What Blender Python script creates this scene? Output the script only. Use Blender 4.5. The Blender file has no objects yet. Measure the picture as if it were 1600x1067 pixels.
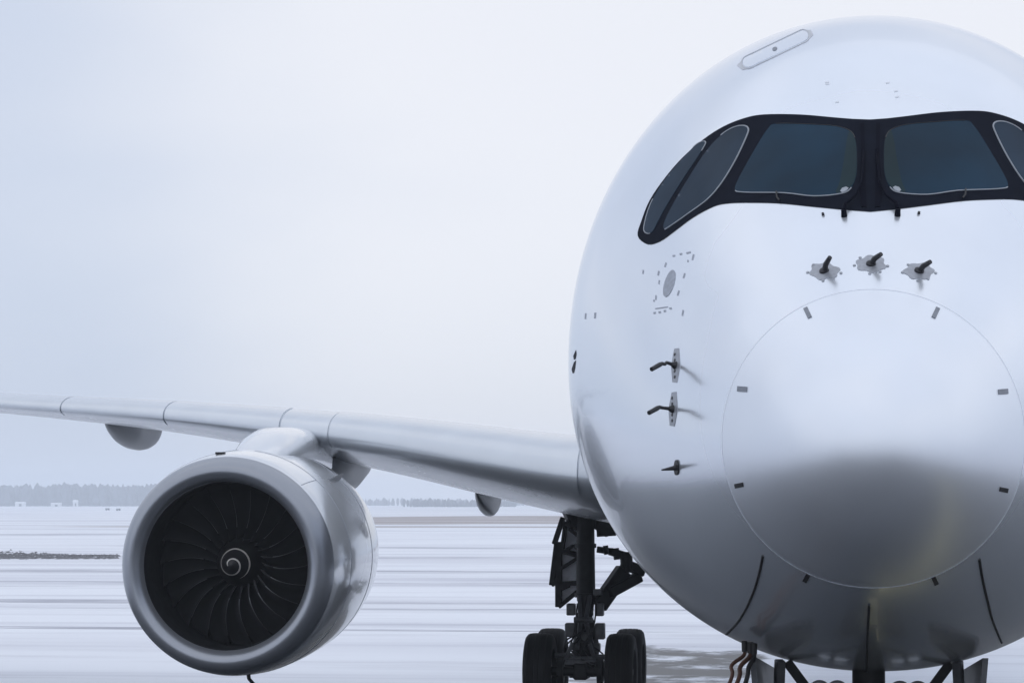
import bpy, bmesh, math, random
from mathutils import Vector, Matrix, noise as mnoise
from mathutils.bvhtree import BVHTree
from mathutils.geometry import delaunay_2d_cdt

SC = bpy.context.scene
COL = SC.collection
R = math.radians
PI = math.pi
random.seed(7)

# ------------------------------------------------------------------ camera
F_PX, W_PX, H_PX = 4400.0, 1600.0, 1067.0
CAM = Vector((0.0, -21.5, 3.8))
YAW = math.atan(563.0 / F_PX)
PITCH = math.atan(250.0 / F_PX)
cam_d = bpy.data.cameras.new('camera')
cam = bpy.data.objects.new('camera', cam_d)
COL.objects.link(cam)
cam.location = CAM
cam.rotation_euler = (R(90) + PITCH, 0, YAW)
cam_d.sensor_fit = 'HORIZONTAL'
cam_d.sensor_width = 36.0
cam_d.lens = 36.0 * F_PX / W_PX
cam_d.clip_start = 0.1
cam_d.clip_end = 12000
SC.camera = cam
CAM_ROT = cam.rotation_euler.to_matrix()

# ------------------------------------------------------------------ world / sky
world = bpy.data.worlds.new('World')
SC.world = world
world.use_nodes = True
nt = world.node_tree
nt.nodes.clear()
SUN_EL, SUN_AZ = R(50), R(166)          # azimuth clockwise from +Y : behind the camera, to its right
w_out = nt.nodes.new('ShaderNodeOutputWorld')
w_mix = nt.nodes.new('ShaderNodeMixShader')
w_sky = nt.nodes.new('ShaderNodeTexSky')
w_sky.sky_type = 'NISHITA'
w_sky.sun_disc = False
w_sky.sun_elevation = SUN_EL
w_sky.sun_rotation = SUN_AZ
w_bg = nt.nodes.new('ShaderNodeBackground')
w_bg.inputs['Strength'].default_value = 0.10
nt.links.new(w_sky.outputs[0], w_bg.inputs['Color'])
w_tc = nt.nodes.new('ShaderNodeTexCoord')
w_map = nt.nodes.new('ShaderNodeMapping')
w_map.inputs['Scale'].default_value = (1.0, 1.0, 2.2)
w_map.inputs['Location'].default_value = (0.55, 0.1, 0.25)
nt.links.new(w_tc.outputs['Generated'], w_map.inputs['Vector'])
w_n = nt.nodes.new('ShaderNodeTexNoise')
w_n.inputs['Scale'].default_value = 2.6
w_n.inputs['Detail'].default_value = 4.0
w_n.inputs['Roughness'].default_value = 0.45
nt.links.new(w_map.outputs[0], w_n.inputs['Vector'])
w_r = nt.nodes.new('ShaderNodeValToRGB')
w_r.color_ramp.interpolation = 'EASE'
e = w_r.color_ramp.elements
e[0].position = 0.30; e[0].color = (0.645, 0.712, 0.855, 1)
e[1].position = 0.72; e[1].color = (0.905, 0.92, 0.98, 1)
# the cloud is thinner, so brighter, over the far end of the field
w_dot = nt.nodes.new('ShaderNodeVectorMath'); w_dot.operation = 'DOT_PRODUCT'
GLOW = Vector((-0.06, 0.97, 0.19)).normalized()
w_dot.inputs[1].default_value = GLOW
nt.links.new(w_tc.outputs['Generated'], w_dot.inputs[0])
w_gr = nt.nodes.new('ShaderNodeMapRange'); w_gr.interpolation_type = 'SMOOTHSTEP'
w_gr.inputs['From Min'].default_value = math.cos(R(16)); w_gr.inputs['From Max'].default_value = math.cos(R(1))
w_gr.inputs['To Min'].default_value = -0.10; w_gr.inputs['To Max'].default_value = 0.30
nt.links.new(w_dot.outputs['Value'], w_gr.inputs['Value'])
w_add = nt.nodes.new('ShaderNodeMath'); w_add.operation = 'ADD'; w_add.use_clamp = True
nt.links.new(w_n.outputs['Fac'], w_add.inputs[0]); nt.links.new(w_gr.outputs[0], w_add.inputs[1])
nt.links.new(w_add.outputs[0], w_r.inputs['Fac'])
w_c = nt.nodes.new('ShaderNodeBackground')
w_c.inputs['Strength'].default_value = 1.0
# the overcast thickens (greys) towards the horizon
w_sep = nt.nodes.new('ShaderNodeSeparateXYZ')
nt.links.new(w_tc.outputs['Generated'], w_sep.inputs[0])
w_hr = nt.nodes.new('ShaderNodeValToRGB')
w_hr.color_ramp.interpolation = 'EASE'
h = w_hr.color_ramp.elements
h[0].position = 0.0; h[0].color = (0.875, 0.895, 0.92, 1)
h[1].position = 0.11; h[1].color = (1, 1, 1, 1)
nt.links.new(w_sep.outputs['Z'], w_hr.inputs['Fac'])
w_mul = nt.nodes.new('ShaderNodeMix'); w_mul.data_type = 'RGBA'; w_mul.blend_type = 'MULTIPLY'
w_mul.inputs['Factor'].default_value = 1.0
nt.links.new(w_r.outputs[0], w_mul.inputs['A'])
nt.links.new(w_hr.outputs[0], w_mul.inputs['B'])
nt.links.new(w_mul.outputs['Result'], w_c.inputs['Color'])
w_mix.inputs['Fac'].default_value = 0.93
nt.links.new(w_bg.outputs[0], w_mix.inputs[1])
nt.links.new(w_c.outputs[0], w_mix.inputs[2])
nt.links.new(w_mix.outputs[0], w_out.inputs['Surface'])

sun_d = bpy.data.lights.new('sun', 'SUN')
sun_d.energy = 0.72
sun_d.angle = R(172)
sun_d.color = (1.0, 0.97, 0.93)
sun = bpy.data.objects.new('sun', sun_d)
COL.objects.link(sun)
sdir = Vector((math.sin(SUN_AZ) * math.cos(SUN_EL), math.cos(SUN_AZ) * math.cos(SUN_EL), math.sin(SUN_EL)))
sun.rotation_euler = sdir.to_track_quat('Z', 'Y').to_euler()
sun.location = (0, -40, 60)

SC.view_settings.view_transform = 'Standard'
SC.view_settings.look = 'None'
SC.view_settings.exposure = 0.0
SC.view_settings.gamma = 1.0
SC.view_settings.use_curve_mapping = False
SC.cycles.volume_bounces = 3

# ------------------------------------------------------------------ pixel <-> space
def ray_dir(px, py):
    return (CAM_ROT @ Vector(((px - W_PX / 2) / F_PX, -(py - H_PX / 2) / F_PX, -1.0))).normalized()
def at(px, py, y):
    """point on the plane Y=y seen at this place of the photograph"""
    d = ray_dir(px, py)
    return CAM + d * ((y - CAM.y) / d.y)
def ground_at(px, py, z=0.0):
    d = ray_dir(px, py)
    return CAM + d * ((z - CAM.z) / d.z)

# ------------------------------------------------------------------ object helpers
def tag(o, label=None, cat=None, group=None, kind=None):
    if label: o['label'] = label
    if cat: o['category'] = cat
    if group: o['group'] = group
    if kind: o['kind'] = kind
    return o
def empty(name, loc=(0, 0, 0)):
    o = bpy.data.objects.new(name, None)
    o.location = loc
    COL.objects.link(o)
    return o

class MB:
    """collects vertices and faces and links them as one mesh object"""
    def __init__(s): s.v = []; s.f = []
    def add(s, verts, faces):
        n = len(s.v)
        s.v.extend([tuple(p) for p in verts])
        s.f.extend([tuple(i + n for i in f) for f in faces])
        return s
    def box(s, c, size, rot=None):
        hx, hy, hz = size[0] / 2, size[1] / 2, size[2] / 2
        b = min(hx, hy, hz) * 0.22
        vs = []
        for sx in (-1, 1):
            for sy in (-1, 1):
                for sz in (-1, 1):
                    vs.append(Vector((sx * (hx - b), sy * (hy - b), sz * hz)))
                    vs.append(Vector((sx * (hx - b), sy * hy, sz * (hz - b))))
                    vs.append(Vector((sx * hx, sy * (hy - b), sz * (hz - b))))
        bm = bmesh.new()
        for p in vs: bm.verts.new(p)
        bmesh.ops.convex_hull(bm, input=bm.verts)
        bm.verts.ensure_lookup_table(); bm.verts.index_update()
        m = Matrix.Translation(Vector(c)) @ (rot.to_4x4() if rot else Matrix())
        pts = [m @ x.co for x in bm.verts]
        s.add(pts, [[x.index for x in f.verts] for f in bm.faces])
        bm.free()
        return s
    def beam(s, a, b, w, d, up=(0, 0, 1)):
        """a bevelled rectangular bar from a to b"""
        a, b = Vector(a), Vector(b)
        z = (b - a); L = z.length; z.normalize()
        x = Vector(up).cross(z)
        if x.length < 1e-4: x = Vector((1, 0, 0)).cross(z)
        x.normalize(); y = z.cross(x)
        rot = Matrix((x, y, z)).transposed()
        return s.box((a + b) / 2, (w, d, L), rot)
    def tube(s, pts, rad, n=12, caps=True):
        pts = [Vector(p) for p in pts]
        if not isinstance(rad, (list, tuple)): rad = [rad] * len(pts)
        t0 = (pts[1] - pts[0]).normalized()
        ref = Vector((0, 0, 1)) if abs(t0.z) < 0.9 else Vector((1, 0, 0))
        x = ref.cross(t0).normalized()
        rings = []
        for i, p in enumerate(pts):
            if i == 0: t = t0
            elif i == len(pts) - 1: t = (pts[i] - pts[i - 1]).normalized()
            else: t = ((pts[i + 1] - pts[i]).normalized() + (pts[i] - pts[i - 1]).normalized()).normalized()
            x = (x - t * x.dot(t)).normalized()
            y = t.cross(x)
            rings.append([p + (x * math.cos(2 * PI * k / n) + y * math.sin(2 * PI * k / n)) * rad[i] for k in range(n)])
        return s.loft(rings, closed=True, cap0=caps, cap1=caps)
    def loft(s, rings, closed=True, cap0=False, cap1=False):
        n = len(rings[0]); m = len(rings)
        vs = [p for r in rings for p in r]
        fs = []
        for i in range(m - 1):
            for k in range(n if closed else n - 1):
                k2 = (k + 1) % n
                fs.append((i * n + k, i * n + k2, (i + 1) * n + k2, (i + 1) * n + k))
        if cap0: fs.append(tuple(reversed(range(n))))
        if cap1: fs.append(tuple((m - 1) * n + k for k in range(n)))
        return s.add(vs, fs)
    def lathe(s, prof, n=96, c=(0, 0, 0), axis='Y', flip=False, cap0=False, cap1=False):
        c = Vector(c); rings = []
        for (a, r) in prof:
            ring = []
            for k in range(n):
                t = 2 * PI * k / n
                u, v = math.cos(t) * r, math.sin(t) * r
                if axis == 'Y': ring.append(c + Vector((u, a, v)))
                elif axis == 'X': ring.append(c + Vector((a, u, v)))
                else: ring.append(c + Vector((u, v, a)))
            rings.append(ring)
        return s.loft(rings, True, cap0, cap1)
    def build(s, name, mat, parent=None, smooth=True, sharp=35, loc=None, fix=True):
        me = bpy.data.meshes.new(name)
        me.from_pydata(s.v, [], s.f)
        if fix:
            bm = bmesh.new(); bm.from_mesh(me)
            bmesh.ops.recalc_face_normals(bm, faces=bm.faces)
            bm.to_mesh(me); bm.free()
        if smooth:
            me.polygons.foreach_set('use_smooth', [True] * len(me.polygons))
            if sharp: me.set_sharp_from_angle(angle=R(sharp))
        me.update()
        me.materials.append(mat)
        o = bpy.data.objects.new(name, me)
        if loc is not None: o.location = loc
        COL.objects.link(o)
        if parent: o.parent = parent
        return o

# ------------------------------------------------------------------ materials
def principled(name, base, rough=0.5, metal=0.0, coat=0.0, spec=0.5):
    m = bpy.data.materials.new(name)
    m.use_nodes = True
    b = m.node_tree.nodes['Principled BSDF']
    b.inputs['Base Color'].default_value = (*base, 1)
    b.inputs['Roughness'].default_value = rough
    b.inputs['Metallic'].default_value = metal
    b.inputs['Coat Weight'].default_value = coat
    b.inputs['Coat Roughness'].default_value = 0.05
    b.inputs['Specular IOR Level'].default_value = spec
    return m, m.node_tree, b
def worn(name, base, rough, metal=0.0, coat=0.0, var=0.12, scale=3.0, bump=0.0, bscale=20.0, rvar=0.1, spec=0.5, stretch=(1, 1, 1)):
    """a coat of one colour with uneven dirt, gloss and fine relief"""
    m, t, b = principled(name, base, rough, metal, coat, spec)
    tc = t.nodes.new('ShaderNodeTexCoord')
    mp = t.nodes.new('ShaderNodeMapping'); mp.inputs['Scale'].default_value = stretch
    t.links.new(tc.outputs['Object'], mp.inputs['Vector'])
    n = t.nodes.new('ShaderNodeTexNoise')
    n.inputs['Scale'].default_value = scale; n.inputs['Detail'].default_value = 6
    t.links.new(mp.outputs[0], n.inputs['Vector'])
    r = t.nodes.new('ShaderNodeValToRGB')
    r.color_ramp.elements[0].position = 0.3; r.color_ramp.elements[1].position = 0.7
    r.color_ramp.elements[0].color = (*[c * (1 - var) for c in base], 1)
    r.color_ramp.elements[1].color = (*[min(1, c * (1 + var * 0.4)) for c in base], 1)
    t.links.new(n.outputs['Fac'], r.inputs['Fac'])
    t.links.new(r.outputs[0], b.inputs['Base Color'])
    mr = t.nodes.new('ShaderNodeMapRange')
    mr.inputs['To Min'].default_value = max(0.02, rough - rvar); mr.inputs['To Max'].default_value = rough + rvar
    t.links.new(n.outputs['Fac'], mr.inputs['Value'])
    t.links.new(mr.outputs[0], b.inputs['Roughness'])
    if bump:
        n2 = t.nodes.new('ShaderNodeTexNoise'); n2.inputs['Scale'].default_value = bscale; n2.inputs['Detail'].default_value = 3
        t.links.new(mp.outputs[0], n2.inputs['Vector'])
        bp = t.nodes.new('ShaderNodeBump'); bp.inputs['Strength'].default_value = bump; bp.inputs['Distance'].default_value = 0.02
        t.links.new(n2.outputs['Fac'], bp.inputs['Height'])
        t.links.new(bp.outputs[0], b.inputs['Normal'])
    return m

M = {}
M['paint'] = worn('pearl_white_paint', (0.78, 0.825, 0.89), 0.25, metal=0.70, var=0.03, scale=1.2, bump=0.035, bscale=0.9, rvar=0.03, coat=0.4)
M['radome'] = worn('radome_paint', (0.80, 0.84, 0.90), 0.36, metal=0.72, var=0.03, scale=1.6, bump=0.02, bscale=1.2, rvar=0.04, coat=0.12)
M['wing'] = worn('wing_paint', (0.56, 0.60, 0.65), 0.26, metal=0.35, var=0.06, scale=0.8, bump=0.02, bscale=1.0, rvar=0.05, coat=0.2)
M['slat'] = worn('slat_paint', (0.64, 0.68, 0.73), 0.24, metal=0.4, var=0.05, scale=1.5, rvar=0.05, coat=0.3)
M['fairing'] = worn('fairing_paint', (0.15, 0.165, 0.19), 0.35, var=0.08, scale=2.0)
M['cowl'] = worn('cowl_paint', (0.78, 0.805, 0.84), 0.16, metal=0.35, var=0.03, scale=1.4, bump=0.05, bscale=0.8, rvar=0.03, coat=0.7)
M['pylon_grey'] = worn('pylon_grey_paint', (0.36, 0.39, 0.44), 0.35, var=0.08, scale=2.0)
M['lip'] = worn('lip_metal', (0.33, 0.35, 0.39), 0.29, metal=0.65, var=0.03, scale=3, rvar=0.02)
M['liner'] = worn('inlet_liner', (0.010, 0.011, 0.013), 0.55, var=0.15, scale=8, spec=0.25)
M['blade'] = worn('fan_blade_titanium', (0.060, 0.062, 0.068), 0.34, metal=0.6, spec=0.4, var=0.15, scale=3)
M['blade_edge_glint'] = worn('fan_blade_edge_glint', (0.40, 0.41, 0.43), 0.32, metal=0.85, var=0.1, scale=3)  # leading edge metal, brightened to stand in for glints
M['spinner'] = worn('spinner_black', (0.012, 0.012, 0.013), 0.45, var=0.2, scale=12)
M['spiral'] = worn('spiral_white', (0.62, 0.60, 0.56), 0.6, var=0.2, scale=14)
M['black'] = worn('surround_black', (0.010, 0.0125, 0.021), 0.38, var=0.15, scale=6, rvar=0.06, spec=0.004)
M['post'] = worn('post_black', (0.007, 0.008, 0.015), 0.45, var=0.2, scale=10, spec=0.004)
M['black_soft'] = worn('black_rubber_seal', (0.010, 0.010, 0.013), 0.6, var=0.25, scale=18)
M['rim'] = worn('window_rim_metal', (0.30, 0.33, 0.37), 0.35, metal=0.4, var=0.1, scale=12)
M['probe'] = worn('probe_dark_metal', (0.035, 0.035, 0.04), 0.4, metal=0.5, var=0.25, scale=24)
M['plate'] = worn('bare_probe_plate', (0.36, 0.38, 0.42), 0.4, metal=0.4, var=0.2, scale=30)
M['latch'] = worn('latch_metal', (0.22, 0.24, 0.28), 0.45, metal=0.3, var=0.2, scale=30)
M['print'] = worn('grey_print', (0.34, 0.37, 0.43), 0.5, var=0.2, scale=30)
M['faint'] = worn('faint_print', (0.68, 0.71, 0.76), 0.4, var=0.1, scale=20)
M['seam'] = worn('seam_sealant', (0.52, 0.54, 0.58), 0.5, var=0.1, scale=12)
M['gear'] = worn('gear_grey_metal', (0.10, 0.105, 0.115), 0.45, metal=0.25, var=0.4, scale=7)
M['gear_dark'] = worn('gear_dark_metal', (0.014, 0.0145, 0.016), 0.5, metal=0.1, var=0.4, scale=9, spec=0.25)
M['gear_door'] = worn('gear_door_inside', (0.74, 0.76, 0.82), 0.5, var=0.35, scale=4)
M['chrome'] = worn('oleo_chrome', (0.5, 0.5, 0.52), 0.15, metal=1.0, var=0.1, scale=10)
M['tyre'] = worn('tyre_rubber', (0.009, 0.009, 0.010), 0.75, spec=0.3, var=0.35, scale=6, bump=0.2, bscale=40)
M['hub'] = worn('wheel_hub', (0.12, 0.12, 0.13), 0.45, metal=0.5, var=0.3, scale=10)
M['lens'] = worn('lamp_lens', (0.35, 0.37, 0.40), 0.12, metal=0.6, var=0.1, scale=10)
M['cable_black'] = worn('cable_black', (0.012, 0.012, 0.013), 0.6, var=0.3, scale=15)
M['cable_orange'] = worn('cable_orange', (0.085, 0.032, 0.016), 0.6, var=0.35, scale=9)
M['yellow'] = worn('yellow_line_paint', (0.75, 0.66, 0.32), 0.6, var=0.35, scale=2.0)
M['bark'] = worn('far_trunk', (0.05, 0.045, 0.042), 0.9)
M['fir'] = worn('snowy_forest', (0.085, 0.10, 0.12), 0.9, var=0.6, scale=0.2)
M['clod'] = worn('bare_earth_tufts', (0.17, 0.17, 0.185), 0.95, var=0.6, scale=1.0)
M['house_wall'] = worn('far_white_wall', (0.72, 0.73, 0.75), 0.7)
M['house_roof'] = worn('snowy_roof', (0.80, 0.82, 0.86), 0.8)
M['dark_glass'] = worn('far_dark_glass', (0.03, 0.035, 0.045), 0.2)

# cockpit glass: dark coated panes, a teal tint, its uneven tone painted in for the dim cockpit behind
def glass(name, base):
    m = worn(name, base, 0.10, var=0.42, scale=0.9, rvar=0.03, coat=0.0, spec=0.035, stretch=(1, 1, 0.5))
    return m
M['glass_front'] = glass('windshield_glass', (0.006, 0.029, 0.056))
M['glass_side'] = glass('side_window_glass', (0.020, 0.040, 0.068))
M['glass_inner'] = glass('inner_post_tint', (0.012, 0.032, 0.040))

# the ground: snow, thin wind-swept streaks, and bare asphalt round the stand
def ground_material():
    m, t, b = principled('snowy_airfield', (0.8, 0.8, 0.8), 0.75)
    N, L = t.nodes, t.links
    tc = N.new('ShaderNodeTexCoord')
    def noise(scale, stretch, detail=5, rough=0.55, rotz=0.0, off=(0, 0, 0)):
        mp = N.new('ShaderNodeMapping'); mp.inputs['Scale'].default_value = stretch
        mp.inputs['Rotation'].default_value = (0, 0, rotz); mp.inputs['Location'].default_value = off
        L.new(tc.outputs['Object'], mp.inputs['Vector'])
        n = N.new('ShaderNodeTexNoise'); n.inputs['Scale'].default_value = scale
        n.inputs['Detail'].default_value = detail; n.inputs['Roughness'].default_value = rough
        L.new(mp.outputs[0], n.inputs['Vector'])
        return n.outputs['Fac']
    def math_(op, a, c, clamp=False):
        q = N.new('ShaderNodeMath'); q.operation = op; q.use_clamp = clamp
        for i, x in enumerate((a, c)):
            if isinstance(x, (int, float)): q.inputs[i].default_value = x
            else: L.new(x, q.inputs[i])
        return q.outputs[0]
    def rng(x, lo, hi, smooth=True):
        q = N.new('ShaderNodeMapRange'); q.interpolation_type = 'SMOOTHSTEP' if smooth else 'LINEAR'
        q.inputs['From Min'].default_value = lo; q.inputs['From Max'].default_value = hi
        L.new(x, q.inputs['Value'])
        return q.outputs[0]
    def mixc(f, a, c):
        q = N.new('ShaderNodeMix'); q.data_type = 'RGBA'
        if isinstance(f, (int, float)): q.inputs['Factor'].default_value = f
        else: L.new(f, q.inputs['Factor'])
        for s, x in (('A', a), ('B', c)):
            if isinstance(x, tuple): q.inputs[s].default_value = (*x, 1)
            else: L.new(x, q.inputs[s])
        return q.outputs['Result']
    sep = N.new('ShaderNodeSeparateXYZ'); L.new(tc.outputs['Object'], sep.inputs[0])
    X, Y = sep.outputs['X'], sep.outputs['Y']
    # snow with long, slightly oblique wind streaks
    s1 = noise(1.0, (0.010, 0.12, 1), 7, 0.68, R(-2.5))
    s2 = noise(1.0, (0.0012, 0.022, 1), 5, 0.6, R(-1.0), (3, 9, 0))
    s3 = noise(1.0, (0.045, 0.30, 1), 7, 0.68, R(4), (7, 1, 0))
    s4 = noise(1.0, (0.011, 0.030, 1), 6, 0.6, R(-6), (5, 2, 0))
    snow = mixc(rng(s1, 0.50, 0.72), (0.80, 0.825, 0.875), (0.55, 0.565, 0.63))
    snow = mixc(math_('MULTIPLY', rng(s2, 0.50, 0.66), 0.62), snow, (0.50, 0.50, 0.56))
    snow = mixc(math_('MULTIPLY', rng(s3, 0.50, 0.72), 0.45), snow, (0.52, 0.53, 0.58))
    snow = mixc(math_('MULTIPLY', rng(s4, 0.50, 0.66), 0.42), snow, (0.47, 0.475, 0.55))
    # asphalt showing: thick under and before the aircraft, breaking up behind it
    asp_n = noise(1.0, (0.42, 0.34, 1), 8, 0.68, R(24), (2, 5, 0))
    big_n = noise(1.0, (0.055, 0.055, 1), 4, 0.5, 0, (1.7, 3.1, 0))
    ax = math_('ABSOLUTE', math_('ADD', X, 0.5), 0)
    side = rng(ax, 9, 24)                       # 0 on the centre line
    back = rng(Y, 33.0, 37.0)                    # 0 before, 1 behind the main gear
    far = rng(Y, 48.0, 72.0)
    narrow = rng(math_('ABSOLUTE', math_('ADD', X, 4.6), 0), 1.2, 4.6)
    # amount of bare ground, 0..1
    front = math_('SUBTRACT', 1.0, rng(Y, -42.0, -3.0))
    amt = math_('SUBTRACT', 1.0, math_('MULTIPLY', math_('MAXIMUM', side, front), 0.52))
    amt_b = math_('MULTIPLY', math_('SUBTRACT', 1.0, narrow), math_('SUBTRACT', 1.0, far))
    amt_b = math_('MULTIPLY', amt_b, 0.66)
    q = N.new('ShaderNodeMix'); q.data_type = 'FLOAT'
    L.new(back, q.inputs['Factor']); L.new(amt, q.inputs['A']); L.new(amt_b, q.inputs['B'])
    amount = q.outputs['Result']
    fld = math_('ADD', math_('MULTIPLY', asp_n, 0.68), math_('MULTIPLY', big_n, 0.32))
    mask = rng(math_('ADD', fld, math_('SUBTRACT', amount, 1.0)), 0.06, 0.16)
    an = noise(1.0, (2.2, 2.2, 1), 6, 0.6)
    asph = mixc(an, (0.016, 0.020, 0.028), (0.034, 0.040, 0.050))
    col = mixc(mask, snow, asph)
    L.new(col, b.inputs['Base Color'])
    rg = N.new('ShaderNodeMapRange'); rg.inputs['To Min'].default_value = 0.8; rg.inputs['To Max'].default_value = 0.42
    L.new(mask, rg.inputs['Value']); L.new(rg.outputs[0], b.inputs['Roughness'])
    b.inputs['Specular IOR Level'].default_value = 0.25
    bp = N.new('ShaderNodeBump'); bp.inputs['Strength'].default_value = 0.35; bp.inputs['Distance'].default_value = 0.06
    L.new(s3, bp.inputs['Height']); L.new(bp.outputs[0], b.inputs['Normal'])
    return m
M['ground'] = ground_material()

def verge_material():
    m, t, b = principled('dry_grass_verge', (0.3, 0.25, 0.22), 0.9)
    tc = t.nodes.new('ShaderNodeTexCoord')
    mp = t.nodes.new('ShaderNodeMapping'); mp.inputs['Scale'].default_value = (0.02, 0.16, 1)
    t.links.new(tc.outputs['Object'], mp.inputs['Vector'])
    n = t.nodes.new('ShaderNodeTexNoise'); n.inputs['Scale'].default_value = 1; n.inputs['Detail'].default_value = 7
    n.inputs['Roughness'].default_value = 0.65
    t.links.new(mp.outputs[0], n.inputs['Vector'])
    r = t.nodes.new('ShaderNodeValToRGB')
    r.color_ramp.elements[0].position = 0.44; r.color_ramp.elements[0].color = (0.25, 0.20, 0.18, 1)
    r.color_ramp.elements[1].position = 0.70; r.color_ramp.elements[1].color = (0.72, 0.72, 0.76, 1)
    t.links.new(n.outputs['Fac'], r.inputs['Fac'])
    t.links.new(r.outputs[0], b.inputs['Base Color'])
    return m
M['verge'] = verge_material()

# ------------------------------------------------------------------ ground and far field
gx = [-3400, -1500, -700, -300, -120, -60, 0, 60, 120, 300, 700, 1500, 3400]
gy = [-600, -200, -60, 0, 30, 60, 120, 240, 480, 900, 1600, 3500]
mb = MB()
mb.add([(x, y, 0) for y in gy for x in gx],
       [(j * len(gx) + i, j * len(gx) + i + 1, (j + 1) * len(gx) + i + 1, (j + 1) * len(gx) + i)
        for j in range(len(gy) - 1) for i in range(len(gx) - 1)])
tag(mb.build('ground', M['ground'], smooth=False), kind='structure')

# verge of dry grass half buried in the snow, far behind the gear
def sheet(name, xa, xb, ya, yb, z, mat, n=60, wob=6.0, seed=0):
    vs, fs = [], []
    for i in range(n + 1):
        x = xa + (xb - xa) * i / n
        tl = 1 - abs(2 * i / n - 1) ** 6
        mid = (ya + yb) / 2
        w0 = mnoise.noise(Vector((x * 0.03, seed, 0))) * wob
        w1 = mnoise.noise(Vector((x * 0.03, seed + 9, 0))) * wob
        vs += [(x, mid + (ya - mid) * tl + w0, z), (x, mid + (yb - mid) * tl + w1, z)]
    for i in range(n):
        fs.append((2 * i, 2 * i + 2, 2 * i + 3, 2 * i + 1))
    mb = MB(); mb.add(vs, fs)
    return tag(mb.build(name, mat, smooth=False), kind='structure')
sheet('grass_verge', -140, 60, 450, 730, 0.004, M['verge'], seed=2, wob=22)
sheet('grass_verge', -126, 60, 388, 408, 0.004, M['verge'], seed=5, wob=5)

# long scraped lanes where ploughs and tyres bared the frozen pavement
def lane_material():
    m, t, b = principled('scraped_snow_lane', (0.5, 0.5, 0.55), 0.7)
    tc = t.nodes.new('ShaderNodeTexCoord')
    mp = t.nodes.new('ShaderNodeMapping'); mp.inputs['Scale'].default_value = (0.07, 0.55, 1)
    t.links.new(tc.outputs['Object'], mp.inputs['Vector'])
    n = t.nodes.new('ShaderNodeTexNoise'); n.inputs['Scale'].default_value = 1; n.inputs['Detail'].default_value = 8
    n.inputs['Roughness'].default_value = 0.7
    t.links.new(mp.outputs[0], n.inputs['Vector'])
    r = t.nodes.new('ShaderNodeValToRGB')
    r.color_ramp.elements[0].position = 0.40; r.color_ramp.elements[0].color = (0.35, 0.36, 0.42, 1)
    r.color_ramp.elements[1].position = 0.60; r.color_ramp.elements[1].color = (0.74, 0.76, 0.82, 1)
    t.links.new(n.outputs['Fac'], r.inputs['Fac'])
    t.links.new(r.outputs[0], b.inputs['Base Color'])
    return m
M['lane'] = lane_material()
def lane(xa, xb, ya, yb, w, seed):
    vs, fs = [], []
    n = 90
    for i in range(n + 1):
        u = i / n; x = xa + (xb - xa) * u; y = ya + (yb - ya) * u
        y += mnoise.noise(Vector((x * 0.02, seed, 0))) * 1.6
        hw = w * 0.5 * (0.25 + max(0.0, 0.75 + 1.1 * mnoise.noise(Vector((x * 0.06, seed + 5, 1))))) * min(1, 6 * u, 6 * (1 - u))
        vs += [(x, y - hw, 0.004), (x, y + hw, 0.004)]
    for i in range(n): fs.append((2 * i, 2 * i + 2, 2 * i + 3, 2 * i + 1))
    mb = MB(); mb.add(vs, fs)
    return tag(mb.build('scraped_lane', M['lane'], smooth=False), kind='structure')
for seed, (xa, xb, ya, yb, w) in enumerate(((-70, 30, 218, 190, 7), (-140, 20, 172, 166, 5), (-60, 25, 132, 130, 4.5), (-95, 20, 109, 108, 3.2), (-60, 15, 85, 84.5, 2.6), (-48, 10, 78, 77.5, 1.4), (-90, -20, 127.5, 128, 2.6), (-110, -35, 99, 102, 2.0), (-200, -60, 290, 300, 12), (-45, -5, 62, 61, 1.0))):
    lane(xa, xb, ya, yb, w, seed * 3.7)

# yellow stand lines on the bare asphalt before and below the nose
def stripe(name, pts, w, z, mat):
    vs, fs = [], []
    pts = [Vector((p[0], p[1], 0)) for p in pts]
    for i, p in enumerate(pts):
        a, c = pts[max(0, i - 1)], pts[min(len(pts) - 1, i + 1)]
        t = (c - a).normalized(); n = Vector((-t.y, t.x, 0))
        vs += [(p.x + n.x * w / 2, p.y + n.y * w / 2, z), (p.x - n.x * w / 2, p.y - n.y * w / 2, z)]
    for i in range(len(pts) - 1):
        fs.append((2 * i, 2 * i + 1, 2 * i + 3, 2 * i + 2))
    mb = MB(); mb.add(vs, fs)
    return tag(mb.build(name, mat, smooth=False), kind='structure')
turn = [(0.0, 4.1), (0.0, 3.35), (0.4, 3.27), (1.1, 3.2), (1.8, 2.95), (2.5, 2.62), (3.4, 2.2), (4.6, 1.6), (6.0, 0.9), (8.5, -0.6), (11.5, -3.0)]
stripe('stand_line', [(-0.02, 12.0), (-0.02, 8.0), (-0.02, 3.9)], 0.22, 0.004, M['yellow'])
stripe('stand_line', [tuple(p) for p in [(0.10, 3.42), (0.4, 3.3)] + turn[3:]], 0.42, 0.008, M['yellow'])

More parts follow.
